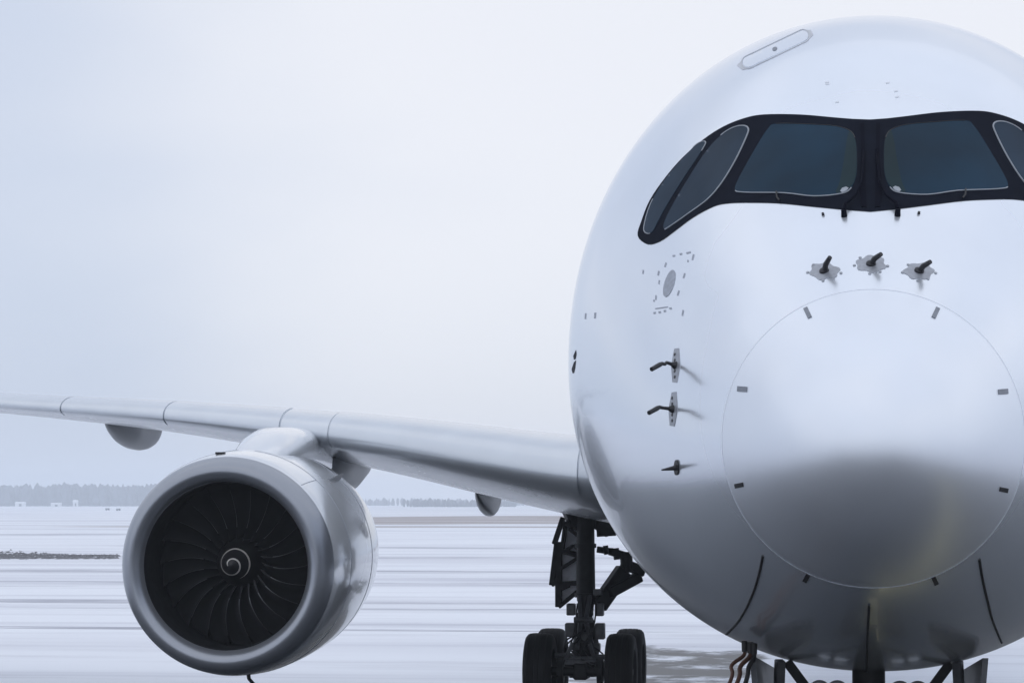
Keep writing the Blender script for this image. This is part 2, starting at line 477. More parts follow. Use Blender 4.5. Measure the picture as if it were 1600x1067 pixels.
# far forest: one mass of small conifers and bare crowns, too far to count
def forest(name, specs, mat, seed):
    rnd = random.Random(seed)
    mb = MB()
    for (xa, xb, ya, yb, hmin, hmax, count) in specs:
        for _ in range(count):
            x, y = rnd.uniform(xa, xb), rnd.uniform(ya, yb)
            clump = mnoise.noise(Vector((x * 0.012, y * 0.004, seed)))
            hh = hmin + (hmax - hmin) * min(1, max(0, 0.5 + 0.55 * clump + rnd.uniform(-0.28, 0.28)))
            w = hh * rnd.uniform(0.16, 0.30)
            base = -0.2
            rings = []
            a0 = rnd.uniform(0, 6)
            conifer = rnd.random() < 0.4
            prof = [(0.0, 0.5), (0.2, 1.0), (0.5, 0.66), (0.8, 0.3), (1.0, 0.03)] if conifer else [(0.0, 0.35), (0.35, 0.9), (0.62, 1.0), (0.86, 0.62), (1.0, 0.1)]
            for (t, r) in prof:
                rr = [w * r * rnd.uniform(0.7, 1.25) for _ in range(5)]
                rings.append([Vector((x + math.cos(a0 + k * 1.2566) * rr[k], y + math.sin(a0 + k * 1.2566) * rr[k], base + t * hh * rnd.uniform(0.95, 1.03))) for k in range(5)])
            mb.loft(rings, True, False, True)
    return tag(mb.build(name, mat, smooth=False, fix=False), kind='stuff')
f1 = forest('far_forest', [(-1250, -570, 2250, 2480, 12, 22, 2300)], M['fir'], 3)
tag(f1, label='blue grey snowy forest along the left horizon behind the engine', cat='forest')
f2 = forest('far_forest', [(-1300, -520, 2350, 2700, 12, 17, 1300), (-520, 900, 2600, 2900, 4, 9, 1600)], M['fir'], 5)
tag(f2, label='faint hazy forest on the horizon under the wing', cat='forest')
f3 = forest('far_forest', [(-335, -265, 1980, 2080, 3.0, 8.5, 170)], M['fir'], 8)
tag(f3, label='small dark wood on the horizon left of the inner flap fairing', cat='forest')
# bare tufts along the drift edge left of the engine
rnd = random.Random(12)
mb = MB()
for i in range(1500):
    u = rnd.random()
    px = -60 + 245 * u
    spread = 9.0 * max(0.05, (1 - (px + 60) / 190)) + 1.2
    py = 869 - abs(rnd.gauss(0, 0.5)) * spread if rnd.random() < 0.55 else 871 + rnd.gauss(0, 1.0)
    if px > 135 and rnd.random() < 0.6: py = 868.5 + rnd.gauss(0, 0.5)
    p = ground_at(px, py)
    s = rnd.uniform(0.10, 0.34)
    hgt = rnd.uniform(0.02, 0.13)
    a = rnd.uniform(0, 6)
    mb.add([p + Vector((math.cos(a + k * 2.1) * s, math.sin(a + k * 2.1) * s * 1.5, -0.02)) for k in range(3)] + [p + Vector((rnd.uniform(-.1, .1), 0, hgt))],
           [(0, 1, 3), (1, 2, 3), (2, 0, 3)])
tag(mb.build('bare_tufts', M['clod'], smooth=False, fix=False), label='dark tufts and clods breaking the snow at the far left', cat='grass', kind='stuff')

# ------------------------------------------------------------------ airliner : fuselage surface
plane = empty('airliner', (0, 5.0, 0))
tag(plane, 'white wide body airliner with black masked cockpit windows parked nose on in snow', 'airliner')
PINV = Matrix.Translation((0, -5.0, 0))
def part(mb, name, mat, parent=None, **k):
    """build in world coordinates, then hang under the airliner (or one of its parts)"""
    o = mb.build(name, mat, None, **k)
    par = parent or plane
    o.parent = par
    o.matrix_parent_inverse = world_of(par).inverted()
    return o
def world_of(o):
    m = Matrix.LocRotScale(o.location, o.rotation_euler, o.scale)
    if o.parent: m = world_of(o.parent) @ o.matrix_parent_inverse @ m
    return m

def pchip(xs, ys):
    n = len(xs)
    hs = [xs[i + 1] - xs[i] for i in range(n - 1)]
    ds = [(ys[i + 1] - ys[i]) / hs[i] for i in range(n - 1)]
    m = [0.0] * n
    for i in range(1, n - 1):
        if ds[i - 1] * ds[i] <= 0: m[i] = 0
        else:
            w1 = 2 * hs[i] + hs[i - 1]; w2 = hs[i] + 2 * hs[i - 1]
            m[i] = (w1 + w2) / (w1 / ds[i - 1] + w2 / ds[i])
    m[0] = ds[0] * 1.0; m[-1] = ds[-1]
    def f(x):
        if x >= xs[-1]: return ys[-1]
        i = 0
        while x > xs[i + 1]: i += 1
        t = (x - xs[i]) / hs[i]
        return ((1 + 2 * t) * (1 - t) ** 2 * ys[i] + t * (1 - t) ** 2 * hs[i] * m[i]
                + t * t * (3 - 2 * t) * ys[i + 1] + t * t * (t - 1) * hs[i] * m[i + 1])
    return f
TIP = 4.22
S_ = [0, 0.06, 0.25, 0.6, 1.0, 1.5, 2.0, 2.7, 3.4, 4.2, 5.0, 6.0, 7.0, 9.0]
T_ = [math.sqrt(x) for x in S_]
zt_f = pchip(T_, [TIP, TIP + 0.30, TIP + 0.62, TIP + 0.965, TIP + 1.25, TIP + 1.62, 6.18, 6.67, 7.15, 7.70, 8.16, 8.52, 8.68, 8.75])
zb_f = pchip(T_, [TIP, TIP - 0.29, TIP - 0.58, TIP - 0.86, TIP - 1.09, TIP - 1.32, 2.71, 2.52, 2.39, 2.29, 2.23, 2.20, 2.20, 2.20])
w_f = pchip(T_, [0, 0.295, 0.60, 0.92, 1.18, 1.47, 1.73, 2.06, 2.34, 2.60, 2.80, 2.96, 3.04, 3.07])
zc_f = pchip(T_, [TIP, TIP, TIP + 0.01, TIP + 0.03, TIP + 0.07, TIP + 0.13, TIP + 0.2, TIP + 0.34, TIP + 0.5, TIP + 0.70, 5.04, 5.16, 5.22, 5.24])
def section(s, k, n, inset=0.0):
    t = math.sqrt(max(s, 0))
    a = 2 * PI * k / n
    zc, w = zc_f(t), w_f(t) - inset
    c, q = math.cos(a), math.sin(a)
    hgt = (zt_f(t) - zc - inset) if q >= 0 else (zc - zb_f(t) - inset)
    ex = 2.0 + (0.03 if q >= 0 else 0.09) * min(1.0, s / 4)
    return Vector((math.copysign(abs(c) ** (2 / ex), c) * w, s, zc + math.copysign(abs(q) ** (2 / ex), q) * hgt))
NR = 192
SEAM = 1.02
def rings(ss): return [[section(s, k, NR) for k in range(NR)] for s in ss]
# one uncut surface for ray casting
ss_all = [(i / 120.0 * 3.0) ** 2 for i in range(1, 121)]
bvmb = MB(); bvmb.loft(rings([0.0004] + ss_all), True, True, False)
BVH = BVHTree.FromPolygons([Vector(v) for v in bvmb.v], [list(f) for f in bvmb.f])
def on_skin(px, py):
    hit = BVH.ray_cast(CAM, ray_dir(px, py))
    if hit[0] is None:
        return None, None
    n = hit[1]
    if n.dot(ray_dir(px, py)) > 0: n = -n
    return hit[0], n
def smooth_normal(p):
    """outward normal of the skin near p, averaged to hide the facets"""
    acc = Vector()
    for (q, n, i, d) in BVH.find_nearest_range(p, 0.06):
        c = Vector((0, p.y + 1.5, 5.0))
        if n.dot(p - c) < 0: n = -n
        acc += n
    if acc.length < 1e-6:
        q, n, i, d = BVH.find_nearest(p)
        if n.dot(p - Vector((0, p.y + 1.5, 5.0))) < 0: n = -n
        acc = n
    return acc.normalized()

# radome: its own piece, closed by a recessed joint
ss = [0.0004] + [((i / 60.0) ** 2) * (SEAM - 0.0012) for i in range(1, 61)]
rr = rings(ss)
rr.append([section(SEAM - 0.0008, k, NR, 0.008) for k in range(NR)])
rr.append([section(SEAM - 0.001, k, NR, 0.04) for k in range(NR)])
mb = MB(); mb.loft(rr, True, True, False)
radome = part(mb, 'radome', M['radome'], sharp=50)
M['ring'] = worn('joint_ring', (0.72, 0.755, 0.81), 0.38, metal=0.72, var=0.1, scale=10)
mb = MB(); mb.tube([section(SEAM, k, 144) for k in range(145)], 0.0030, 6)
part(mb, 'radome_joint', M['ring'], radome)
# fuselage skin from the joint back to the tail cone
t0 = math.sqrt(SEAM + 0.0003)
ss = [(t0 + (3.0 - t0) * i / 110.0) ** 2 for i in range(0, 111)]
rr = [[section(SEAM - 0.0002, k, NR, 0.03) for k in range(NR)], [section(SEAM + 0.0001, k, NR, 0.006) for k in range(NR)]] + rings(ss)
base_ring = rr[-1]
for (s, sc, dz) in ((14, 1, 0), (20, 1, 0), (30, 1, 0), (40, 1, 0), (46, 0.97, 0.12), (52, 0.82, 0.6), (58, 0.55, 1.3), (63, 0.28, 1.8), (65.5, 0.08, 2.0)):
    rr.append([Vector((p.x * sc, s, 5.42 + (p.z - 5.42) * sc + dz)) for p in base_ring])
mb = MB(); mb.loft(rr, True, False, True)
fuselage = part(mb, 'fuselage', M['paint'], sharp=50)

# ------------------------------------------------------------------ patches that lie on the skin
def resample(poly, step):
    out = []
    for i in range(len(poly)):
        a, b = Vector(poly[i]), Vector(poly[(i + 1) % len(poly)])
        n = max(1, int((b - a).length / step))
        for k in range(n): out.append(a.lerp(b, k / n))
    return out
def catmull(poly, per=5, closed=True):
    out = []
    n = len(poly)
    P = [Vector(p) for p in poly]
    rng_ = range(n) if closed else range(n - 1)
    for i in rng_:
        if closed: p0, p1, p2, p3 = P[i - 1], P[i], P[(i + 1) % n], P[(i + 2) % n]
        else: p0, p1, p2, p3 = P[max(0, i - 1)], P[i], P[i + 1], P[min(n - 1, i + 2)]
        for k in range(per):
            t = k / per
            out.append(0.5 * ((2 * p1) + (-p0 + p2) * t + (2 * p0 - 5 * p1 + 4 * p2 - p3) * t * t + (-p0 + 3 * p1 - 3 * p2 + p3) * t ** 3))
    if not closed: out.append(P[-1])
    return out
def inside(pt, poly):
    r = False; j = len(poly) - 1
    for i in range(len(poly)):
        if (poly[i][1] > pt[1]) != (poly[j][1] > pt[1]) and pt[0] < (poly[j][0] - poly[i][0]) * (pt[1] - poly[i][1]) / (poly[j][1] - poly[i][1]) + poly[i][0]:
            r = not r
        j = i
    return r
def dist_edge(pt, poly):
    best = 1e9; p = Vector(pt)
    for i in range(len(poly)):
        a, b = Vector(poly[i]), Vector(poly[(i + 1) % len(poly)])
        ab = b - a
        t = max(0, min(1, (p - a).dot(ab) / max(1e-9, ab.length_squared)))
        best = min(best, (a + ab * t - p).length)
    return best
def patch(outline, lift, depth=0.03, grid=6.0, holes=(), mirror=False, mb=None, keep=None, edge=3.0):
    """a shell of its own thickness following the skin inside an outline of the photograph"""
    mb = mb or MB()
    ol = resample(outline, edge)
    pts = list(ol); edges = [(i, (i + 1) % len(ol)) for i in range(len(ol))]
    for hpoly in holes:
        hl = resample(hpoly, edge); n0 = len(pts)
        pts += hl; edges += [(n0 + i, n0 + (i + 1) % len(hl)) for i in range(len(hl))]
    xs = [p[0] for p in ol]; ys = [p[1] for p in ol]
    y = min(ys) + grid / 2
    row = 0
    while y < max(ys):
        x = min(xs) + (grid / 2 if row % 2 else 0)
        while x < max(xs):
            q = (x, y)
            if inside(q, ol) and dist_edge(q, ol) > grid * 0.45 and not any(inside(q, hp) or dist_edge(q, hp) < grid * 0.45 for hp in holes):
                pts.append(Vector(q))
            x += grid
        y += grid * 0.87; row += 1
    vs, es, fs, *_ = delaunay_2d_cdt([Vector((p[0], p[1])) for p in pts], edges, [], 0, 1e-4)
    tri = []
    for f in fs:
        c = sum((Vector(vs[i]) for i in f), Vector((0, 0))) / len(f)
        if inside(c, ol) and not any(inside(c, hp) for hp in holes): tri.append(list(f))
    top = []
    for v in vs:
        p, n = on_skin(v[0], v[1])
        if p is None: top.append(None); continue
        nn = smooth_normal(p)
        top.append((p + nn * lift, p + nn * (lift - depth)))
    tri = [f for f in tri if all(top[i] for i in f)]
    cnt = {}
    for f in tri:
        for i in range(len(f)):
            e_ = (f[i], f[(i + 1) % len(f)])
            cnt[e_] = 1
    n0 = len(vs)
    allv = [t[0] if t else Vector((0, 5, 5)) for t in top] + [t[1] if t else Vector((0, 5, 5)) for t in top]
    faces = [tuple(f) for f in tri]
    for (a, b_) in cnt:
        if (b_, a) not in cnt: faces.append((b_, a, a + n0, b_ + n0))
    used = sorted({i for f in faces for i in f}); remap = {o: i for i, o in enumerate(used)}
    V = [allv[i] for i in used]; Fc = [tuple(remap[i] for i in f) for f in faces]
    if mirror:
        V = [Vector((-p.x, p.y, p.z)) for p in V]; Fc = [tuple(reversed(f)) for f in Fc]
    mb.add(V, Fc)
    return mb
def band(path, w, closed=False):
    """outline (in photograph pixels) of a strip along a path"""
    P = [Vector(p) for p in path]; Lf, Rt = [], []
    for i, p in enumerate(P):
        a, b_ = P[max(0, i - 1)], P[min(len(P) - 1, i + 1)]
        t = (b_ - a).normalized(); n = Vector((-t.y, t.x))
        Lf.append(p + n * w / 2); Rt.append(p - n * w / 2)
    return Lf + list(reversed(Rt))
def bx_(cx, cy, w, h_, ang):
    c, s = math.cos(R(ang)), math.sin(R(ang))
    return [(cx + x * c - y * s, cy + x * s + y * c) for (x, y) in ((-w / 2, -h_ / 2), (w / 2, -h_ / 2), (w / 2, h_ / 2), (-w / 2, h_ / 2))]
def ell(cx, cy, rx, ry, ang=0, n=20):
    c, s = math.cos(R(ang)), math.sin(R(ang))
    return [(cx + rx * math.cos(t) * c - ry * math.sin(t) * s, cy + rx * math.cos(t) * s + ry * math.sin(t) * c) for t in [2 * PI * k / n for k in range(n)]]
def lin_tube(path_px, r, lift=0.0, n=8, mirror=False, mb=None):
    """a thin tube lying on the skin"""
    mb = mb or MB(); pts = []
    dense = []
    for i in range(len(path_px) - 1):
        a, b_ = Vector(path_px[i]), Vector(path_px[i + 1])
        m = max(1, int((b_ - a).length / 3.0))
        dense += [a.lerp(b_, k / m) for k in range(m)]
    dense.append(Vector(path_px[-1]))
    for (x, y) in dense:
        p, nn = on_skin(x, y)
        if p is None: continue
        q = p + smooth_normal(p) * lift
        pts.append(Vector((-q.x, q.y, q.z)) if mirror else q)
    return mb.tube(pts, r, n)

# where the plane of symmetry stands in the picture, at a given height
def axis_px(py):
    lo, hi = 1200.0, 1500.0
    for _ in range(40):
        mid = (lo + hi) / 2
        p, n = on_skin(mid, py)
        if p is None or p.x < 0: lo = mid
        else: hi = mid
    return (lo + hi) / 2
AX = axis_px(260)

# ---- black cockpit surround
DX = AX - 1357.0
def sh(poly): return [(x + DX, y) for (x, y) in poly]
half_top = [(1009, 382), (994, 369), (1000, 345), (1013, 313), (1037, 278), (1064, 247), (1096, 219), (1127, 199), (1159, 186), (1190, 180), (1246, 180), (1305, 185)]
half_bot = [(1316, 328), (1265, 323), (1214, 318), (1167, 317), (1135, 318), (1112, 323), (1080, 340), (1049, 363), (1029, 377)]
sur_half = [tuple(p) for p in catmull(sh([(1330, 329)] + half_bot + half_top + [(1330, 187)]), 4, closed=False)]
sur_half = sur_half + [(AX + 0.6, 188), (AX + 0.6, 331)]
surround = part(patch(sur_half, 0.006, 0.03, 7.0), 'window_surround', M['black'], fuselage, sharp=40)
tmp = patch(sur_half, 0.006, 0.03, 7.0, mirror=True)
part(tmp, 'window_surround', M['black'], fuselage, sharp=40)

pane_front = sh([(1210, 195), (1262, 196), (1304, 199), (1326, 207), (1334, 222), (1336, 250), (1335, 276), (1327, 295), (1312, 304), (1269, 308), (1222, 303), (1160, 302), (1146, 297), (1154, 276), (1179, 231), (1197, 203)])
pane_mid = sh([(1167, 203), (1163, 217), (1147, 251), (1126, 286), (1104, 312), (1076, 333), (1046, 354), (1036, 359), (1036, 348), (1049, 321), (1072, 282), (1100, 239), (1124, 213), (1143, 201), (1159, 198)])
pane_rear = sh([(1100, 223), (1094, 237), (1068, 276), (1043, 316), (1026, 347), (1018, 362), (1010, 366), (1004, 357), (1014, 321), (1034, 286), (1061, 253), (1086, 227)])
inner_post = sh([(1331, 212), (1334, 224), (1335.5, 250), (1334.5, 275), (1327, 293), (1311, 302.5), (1303, 302), (1309, 286), (1316, 250), (1320, 222), (1325, 206)])
for mir in (False, True):
    o = part(patch(catmull(pane_front, 4), 0.010, 0.03, 7.0, mirror=mir), 'window_pane', M['glass_front'], fuselage, sharp=40)
    o = part(patch(catmull(inner_post, 4), 0.0125, 0.01, 6.0, mirror=mir), 'window_inner_frame', M['glass_inner'], fuselage, sharp=40)
    o = part(patch(catmull(pane_mid, 4), 0.010, 0.03, 6.0, mirror=mir), 'window_pane', M['glass_side'], fuselage, sharp=40)
    o = part(patch(catmull(pane_rear, 4), 0.010, 0.03, 6.0, mirror=mir), 'window_pane', M['glass_side'], fuselage, sharp=40)
    part(patch(sh([(1310, 300.5), (1313, 296), (1319, 294), (1323, 296), (1320, 300), (1313, 303)]), 0.0145, 0.006, 4.0, mirror=mir, edge=2), 'window_corner_mark', M['rim'], fuselage)  # small pale patch in the lower inner corner of the windshield
    # bright metal rims of the side windows and the thin sill line of the windshield
    cm = catmull(pane_mid, 4); k = len(cm)
    rim = cm[int(k * 0.80):] + cm[:int(k * 0.48)]
    part(lin_tube(rim, 0.0075, 0.010, 6, mir), 'window_rim', M['rim'], fuselage)
    cr = catmull(pane_rear, 4); k = len(cr)
    rim = cr[int(k * 0.90):] + cr[:int(k * 0.12)]
    part(lin_tube(rim, 0.006, 0.010, 6, mir), 'window_rim', M['rim'], fuselage)
    rim = cr[int(k * 0.46):int(k * 0.72)]
    part(lin_tube(rim, 0.005, 0.010, 6, mir), 'window_rim', M['rim'], fuselage)
    cf = catmull(pane_front, 4); k = len(cf)
    part(lin_tube(cf[int(k * 0.44):int(k * 0.76)], 0.0055, 0.010, 6, mir), 'window_rim', M['rim'], fuselage)
    part(lin_tube(cf[0:int(k * 0.26)], 0.005, 0.010, 6, mir), 'window_rim', M['black_soft'], fuselage)
    # raised strip of the centre post
    part(patch(sh([(1341, 196), (1347, 194), (1351, 326), (1343, 325), (1339, 300), (1343, 250)]), 0.014, 0.02, 6.0, mirror=mir), 'centre_post_strip', M['post'], fuselage)
    # wiper: pivot below the surround, parked arm up the post and blade along the sill
    def pt(x, y, lift):
        p, n = on_skin(x + DX, y)
        q = p + smooth_normal(p) * lift
        return Vector((-q.x, q.y, q.z)) if mir else q
    mbw = MB()
    mbw.tube([pt(1316, 338, -0.01), pt(1316, 336, 0.05)], [0.028, 0.022], 10)
    mbw.tube([pt(1316, 334, 0.035), pt(1318, 326, 0.045), pt(1334, 313, 0.05), pt(1344, 290, 0.04), pt(1347, 240, 0.035)], [0.018, 0.014, 0.012, 0.010, 0.008], 8)
    wiper = part(mbw, 'wiper', M['post'], fuselage)
    mbw = MB()
    mbw.tube([pt(1211, 302, 0.02), pt(1212, 311, 0.022), pt(1216, 316, 0.02)], [0.007, 0.008, 0.008], 6)
    part(mbw, 'washer_nozzle', M['black_soft'], fuselage)
    mbw = MB(); mbw.tube([pt(1283, 336, -0.01), pt(1283, 336, 0.02)], [0.014, 0.011], 10)
    part(mbw, 'washer_nozzle', M['probe'], fuselage)

# ---- probes above the radome
for (bx0, by0, ex, ey, rot) in ((1288, 424, 1297, 402, 8), (1361, 413, 1377, 397, 4), (1436, 424, 1454, 409, -6)):
    star = []
    n = 36
    for k in range(n):
        t = 2 * PI * k / n
        rr_ = 20.5 + 2.2 * math.cos(6 * t + rot) + 0.8 * math.cos(3 * t + bx0)
        star.append((bx0 + math.cos(t) * rr_ * 1.12, by0 + math.sin(t) * rr_ * 0.62))
    pl = part(patch(star, 0.004, 0.02, 5.0), 'probe_plate', M['plate'], fuselage)
    p, n = on_skin(bx0, by0); nn = smooth_normal(p)
    d_end = ray_dir(ex, ey)
    L = (p - CAM).length - 0.10
    end = CAM + d_end * L
    mid = p.lerp(end, 0.35) + nn * 0.02
    mbp = MB()
    mbp.tube([p - nn * 0.01, p + nn * 0.018, p + nn * 0.03], [0.045, 0.038, 0.015], 16)
    mbp.tube([p, mid, mid.lerp(end, 0.5), end], [0.024, 0.023, 0.021, 0.018], 12)
    part(mbp, 'pitot_probe', M['probe'], fuselage)
    for (dx, dy) in ((-26, 2), (26, 3), (-17, -10), (14, 12), (-2, 15)):
        mbp = MB()
        q, n2 = on_skin(bx0 + dx, by0 + dy)
        mbp.tube([q - n2 * 0.004, q + n2 * 0.006], 0.013, 8)
        part(mbp, 'probe_fastener', M['plate'], fuselage)

# ---- radome latches and bonding strips
CX = axis_px(697)
for i, (x, y, w, h_, a) in enumerate(((1262, 489, 7, 17, -25), (1462, 489, 7, 17, 25), (1160, 608, 15, 8, 4), (1567, 612, 15, 8, -4), (1155, 758, 13, 7, -12), (1568, 765, 13, 7, 12), (1260, 903, 7, 12, 28), (1461, 907, 7, 12, -25))):
    o = part(patch(bx_(x, y, w, h_, a), 0.007, 0.02, 3.0, edge=2.0), 'radome_latch', M['latch'] if i < 4 else M['probe'], radome)
for path in ([(1192, 868), (1187, 893), (1179, 920), (1167, 948), (1153, 971), (1135, 990)], [(1530, 873), (1535, 903), (1543, 938), (1551, 969), (1565, 1003)], [(1358, 944), (1356, 980), (1355, 1010), (1354, 1047)]):
    pp = [tuple(p) for p in catmull(path, 5, closed=False)]
    part(lin_tube(pp, 0.011, 0.003, 8), 'bonding_strip', M['black_soft'], fuselage)

# ---- side probes, starboard
for (bx0, by0) in ((1056, 571), (1052, 639)):
    part(patch([(bx0 - 5, by0 + 26), (bx0 - 7, by0), (bx0 - 2, by0 - 26), (bx0 + 5, by0 - 27), (bx0 + 7, by0), (bx0 + 2, by0 + 27)], 0.004, 0.02, 4.0), 'probe_plate', M['plate'], fuselage)
    p, n = on_skin(bx0, by0); nn = smooth_normal(p)
    mast = at(bx0 - 17, by0 - 2, p.y - 0.07)
    mbp = MB()
    mbp.tube([p - nn * 0.01, p + nn * 0.02, p + nn * 0.04], [0.04, 0.03, 0.018], 14)
    mbp.tube([p, p + nn * 0.09, mast], [0.017, 0.014, 0.014], 10)
    tipp = at(bx0 - 38, by0 + 6, mast.y - 0.15)
    elbow = at(bx0 - 22, by0 - 3, mast.y - 0.03)
    mbp.tube([mast, elbow], [0.014, 0.016], 10)
    mbp.tube([elbow, elbow.lerp(tipp, 0.2), tipp], [0.015, 0.021, 0.019], 12)
    part(mbp, 'pitot_probe', M['probe'], fuselage)
    for dy in (-17, -8, 9, 18):
        mbp = MB()
        q, n2 = on_skin(bx0 - 1, by0 + dy)
        mbp.tube([q - n2 * 0.004, q + n2 * 0.008], 0.014, 8)
        part(mbp, 'probe_fastener', M['probe'], fuselage)
p, n = on_skin(1059, 730); nn = smooth_normal(p)
mbp = MB()
patch(ell(1058, 730, 3.4, 12), 0.012, 0.02, 3.0, mb=mbp)
mbp.tube([p - nn * 0.01, p + nn * 0.05, at(1034, 734, p.y - 0.12)], [0.03, 0.018, 0.006], 8)
part(mbp, 'angle_vane', M['probe'], fuselage)

# ---- static port plate and its printed frame
part(patch(ell(1046, 443, 7.5, 22, 17, 24), 0.004, 0.02, 4.0), 'static_port_plate', M['print'], fuselage)
mbp = MB()
for (x, y, w, h_, a) in ((1053, 400, 4, 2.5, -10), (1064, 397, 4, 2.5, -10), (1076, 395, 7, 2.5, -14), (1083, 402, 2.5, 9, 14), (1069, 431, 2.2, 8, 16), (1060, 458, 2.2, 8, 16), (1067, 489, 2.2, 9, 8), (1040, 414, 2.2, 7, 16), (1029, 427, 2.2, 7, 10), (1030, 441, 2, 6, 5), (1025, 465, 2, 7, 2),
                         (1023, 489, 3.5, 3, -6), (1031, 488, 3.5, 3, -6), (1039, 486, 3.5, 3, -6), (1048, 482, 3.5, 3, -6), (1034, 481, 20, 1.6, -8), (1005, 425, 2, 6, 4), (930, 493, 2.5, 9, 4), (915, 494, 2, 9, 4), (1075, 408, 2, 3, 0), (1022, 470, 2, 3, 0)):
    part(patch(bx_(x, y, w, h_, a), 0.003, 0.012, 4.0, edge=3), 'printed_dash', M['print'], fuselage)
# dark marking far round the side
mbp = MB()
for (poly) in ([(895, 583), (893.5, 577), (897, 566), (900, 563), (899, 574), (897, 583)], [(897, 562), (896, 556), (900, 547), (901, 553), (899.5, 561)]):
    part(patch(poly, 0.003, 0.012, 3.0, edge=2), 'side_marking', M['black'], fuselage)

# ---- escape hatch on the crown
cap = []
ax0, ay0, ax1, ay1 = 1165, 100, 1258, 55
def capsule(x0, y0, x1, y1, r):
    d = Vector((x1 - x0, y1 - y0)); a = math.atan2(d.y, d.x); out = []
    for k in range(9):
        t = a + PI / 2 + PI * k / 8; out.append((x0 + math.cos(t) * r, y0 + math.sin(t) * r))
    for k in range(9):
        t = a - PI / 2 + PI * k / 8; out.append((x1 + math.cos(t) * r, y1 + math.sin(t) * r))
    return out
part(patch(capsule(1169, 98, 1255, 57, 8.0), 0.006, 0.02, 5.0), 'escape_hatch', M['paint'], fuselage)
cc = capsule(1169, 98, 1255, 57, 10)
part(lin_tube(cc + [cc[0]], 0.006, 0.003, 6), 'hatch_seam', M['seam'], fuselage)
part(patch([(1152, 103), (1158, 97), (1163, 107), (1178, 106), (1160, 110)], 0.005, 0.015, 4.0), 'hatch_corner', M['seam'], fuselage)
part(patch([(1258, 48), (1267, 48), (1271, 55), (1264, 62), (1262, 54)], 0.005, 0.015, 4.0), 'hatch_corner', M['seam'], fuselage)
part(patch(ell(1211, 78, 4, 2.6, -25), 0.011, 0.02, 3.0), 'hatch_handle', M['latch'], fuselage)
mbp = MB()
for (x, y) in ((1292, 129), (1308, 160), (1387, 130), (1402, 152), (1400, 143), (1293, 132)):
    part(patch(bx_(x, y, 6, 1.8, -10), 0.003, 0.01, 4, edge=3), 'printed_mark', M['faint'], fuselage)

# ------------------------------------------------------------------ starboard wing
# span, leading edge station, leading edge height, chord, thickness, drop of the trailing edge
WS = [(2.2, 20.4, 4.05, 12.6, 1.75, 0.62), (3.4, 21.3, 4.10, 11.6, 1.60, 0.60), (4.6, 22.15, 4.20, 10.6, 1.36, 0.56), (6.4, 23.45, 4.48, 9.4, 1.18, 0.50), (8.2, 24.75, 4.78, 8.4, 0.98, 0.42),
      (10.1, 26.1, 5.04, 7.5, 0.80, 0.28), (13.0, 28.2, 5.36, 6.6, 0.58, 0.08), (16.5, 30.7, 5.65, 5.8, 0.43, -0.10), (21.0, 33.95, 6.06, 4.8, 0.36, -0.14), (26.0, 37.55, 6.75, 3.5, 0.34, 0.1), (30.0, 40.8, 7.6, 2.2, 0.2, 0.05)]
wfun = [pchip([w[0] for w in WS], [w[k] for w in WS]) for k in range(1, 6)]
NU = 26
def foil(u, upper, th):
    # thickness distribution of a supercritical section with a blunt nose
    y = 5 * (0.2969 * math.sqrt(u) - 0.1260 * u - 0.3516 * u * u + 0.2843 * u ** 3 - 0.1036 * u ** 4)
    return y * th * (1.15 if upper else 0.85 * (0.82 + 0.18 * min(1.0, u / 0.3)))
def wing_pt(x, u, upper, off=0.0):
    le, zl, ch, th, dp = (f(x) for f in wfun)
    z = zl - dp * u ** 1.3 + (foil(u, upper, th) if upper else -foil(u, False, th))
    p = Vector((-x, le + ch * u, z))
    if off:
        du = 0.004
        a = wing_pt(x, max(0.0, u - du), upper); c = wing_pt(x, u + du, upper)
        t = (c - a).normalized()
        n = Vector((0, -t.z, t.y)) if upper else Vector((0, t.z, -t.y))
        if u < 0.0008: n = Vector((0, -1, 0))
        p = p + n.normalized() * off
    return p
us = [(i / NU) ** 2 for i in range(NU + 1)]
def wing_ring(x, off=0.0, umax=1.0, umin_low=None):
    up = [wing_pt(x, u * umax, True, off) for u in reversed(us)]
    lo = [wing_pt(x, u * (umin_low or umax), False, off) for u in us[1:]]
    return up + lo
xs = [2.2 + (30 - 2.2) * i / 70 for i in range(71)]
mb = MB(); mb.loft([wing_ring(x) for x in xs], False, False, False)
n = len(wing_ring(3.0))
mb.f.append(tuple(range((len(xs) - 1) * n, len(xs) * n)))
wing = part(mb, 'wing', M['wing'], sharp=40, fix=False)
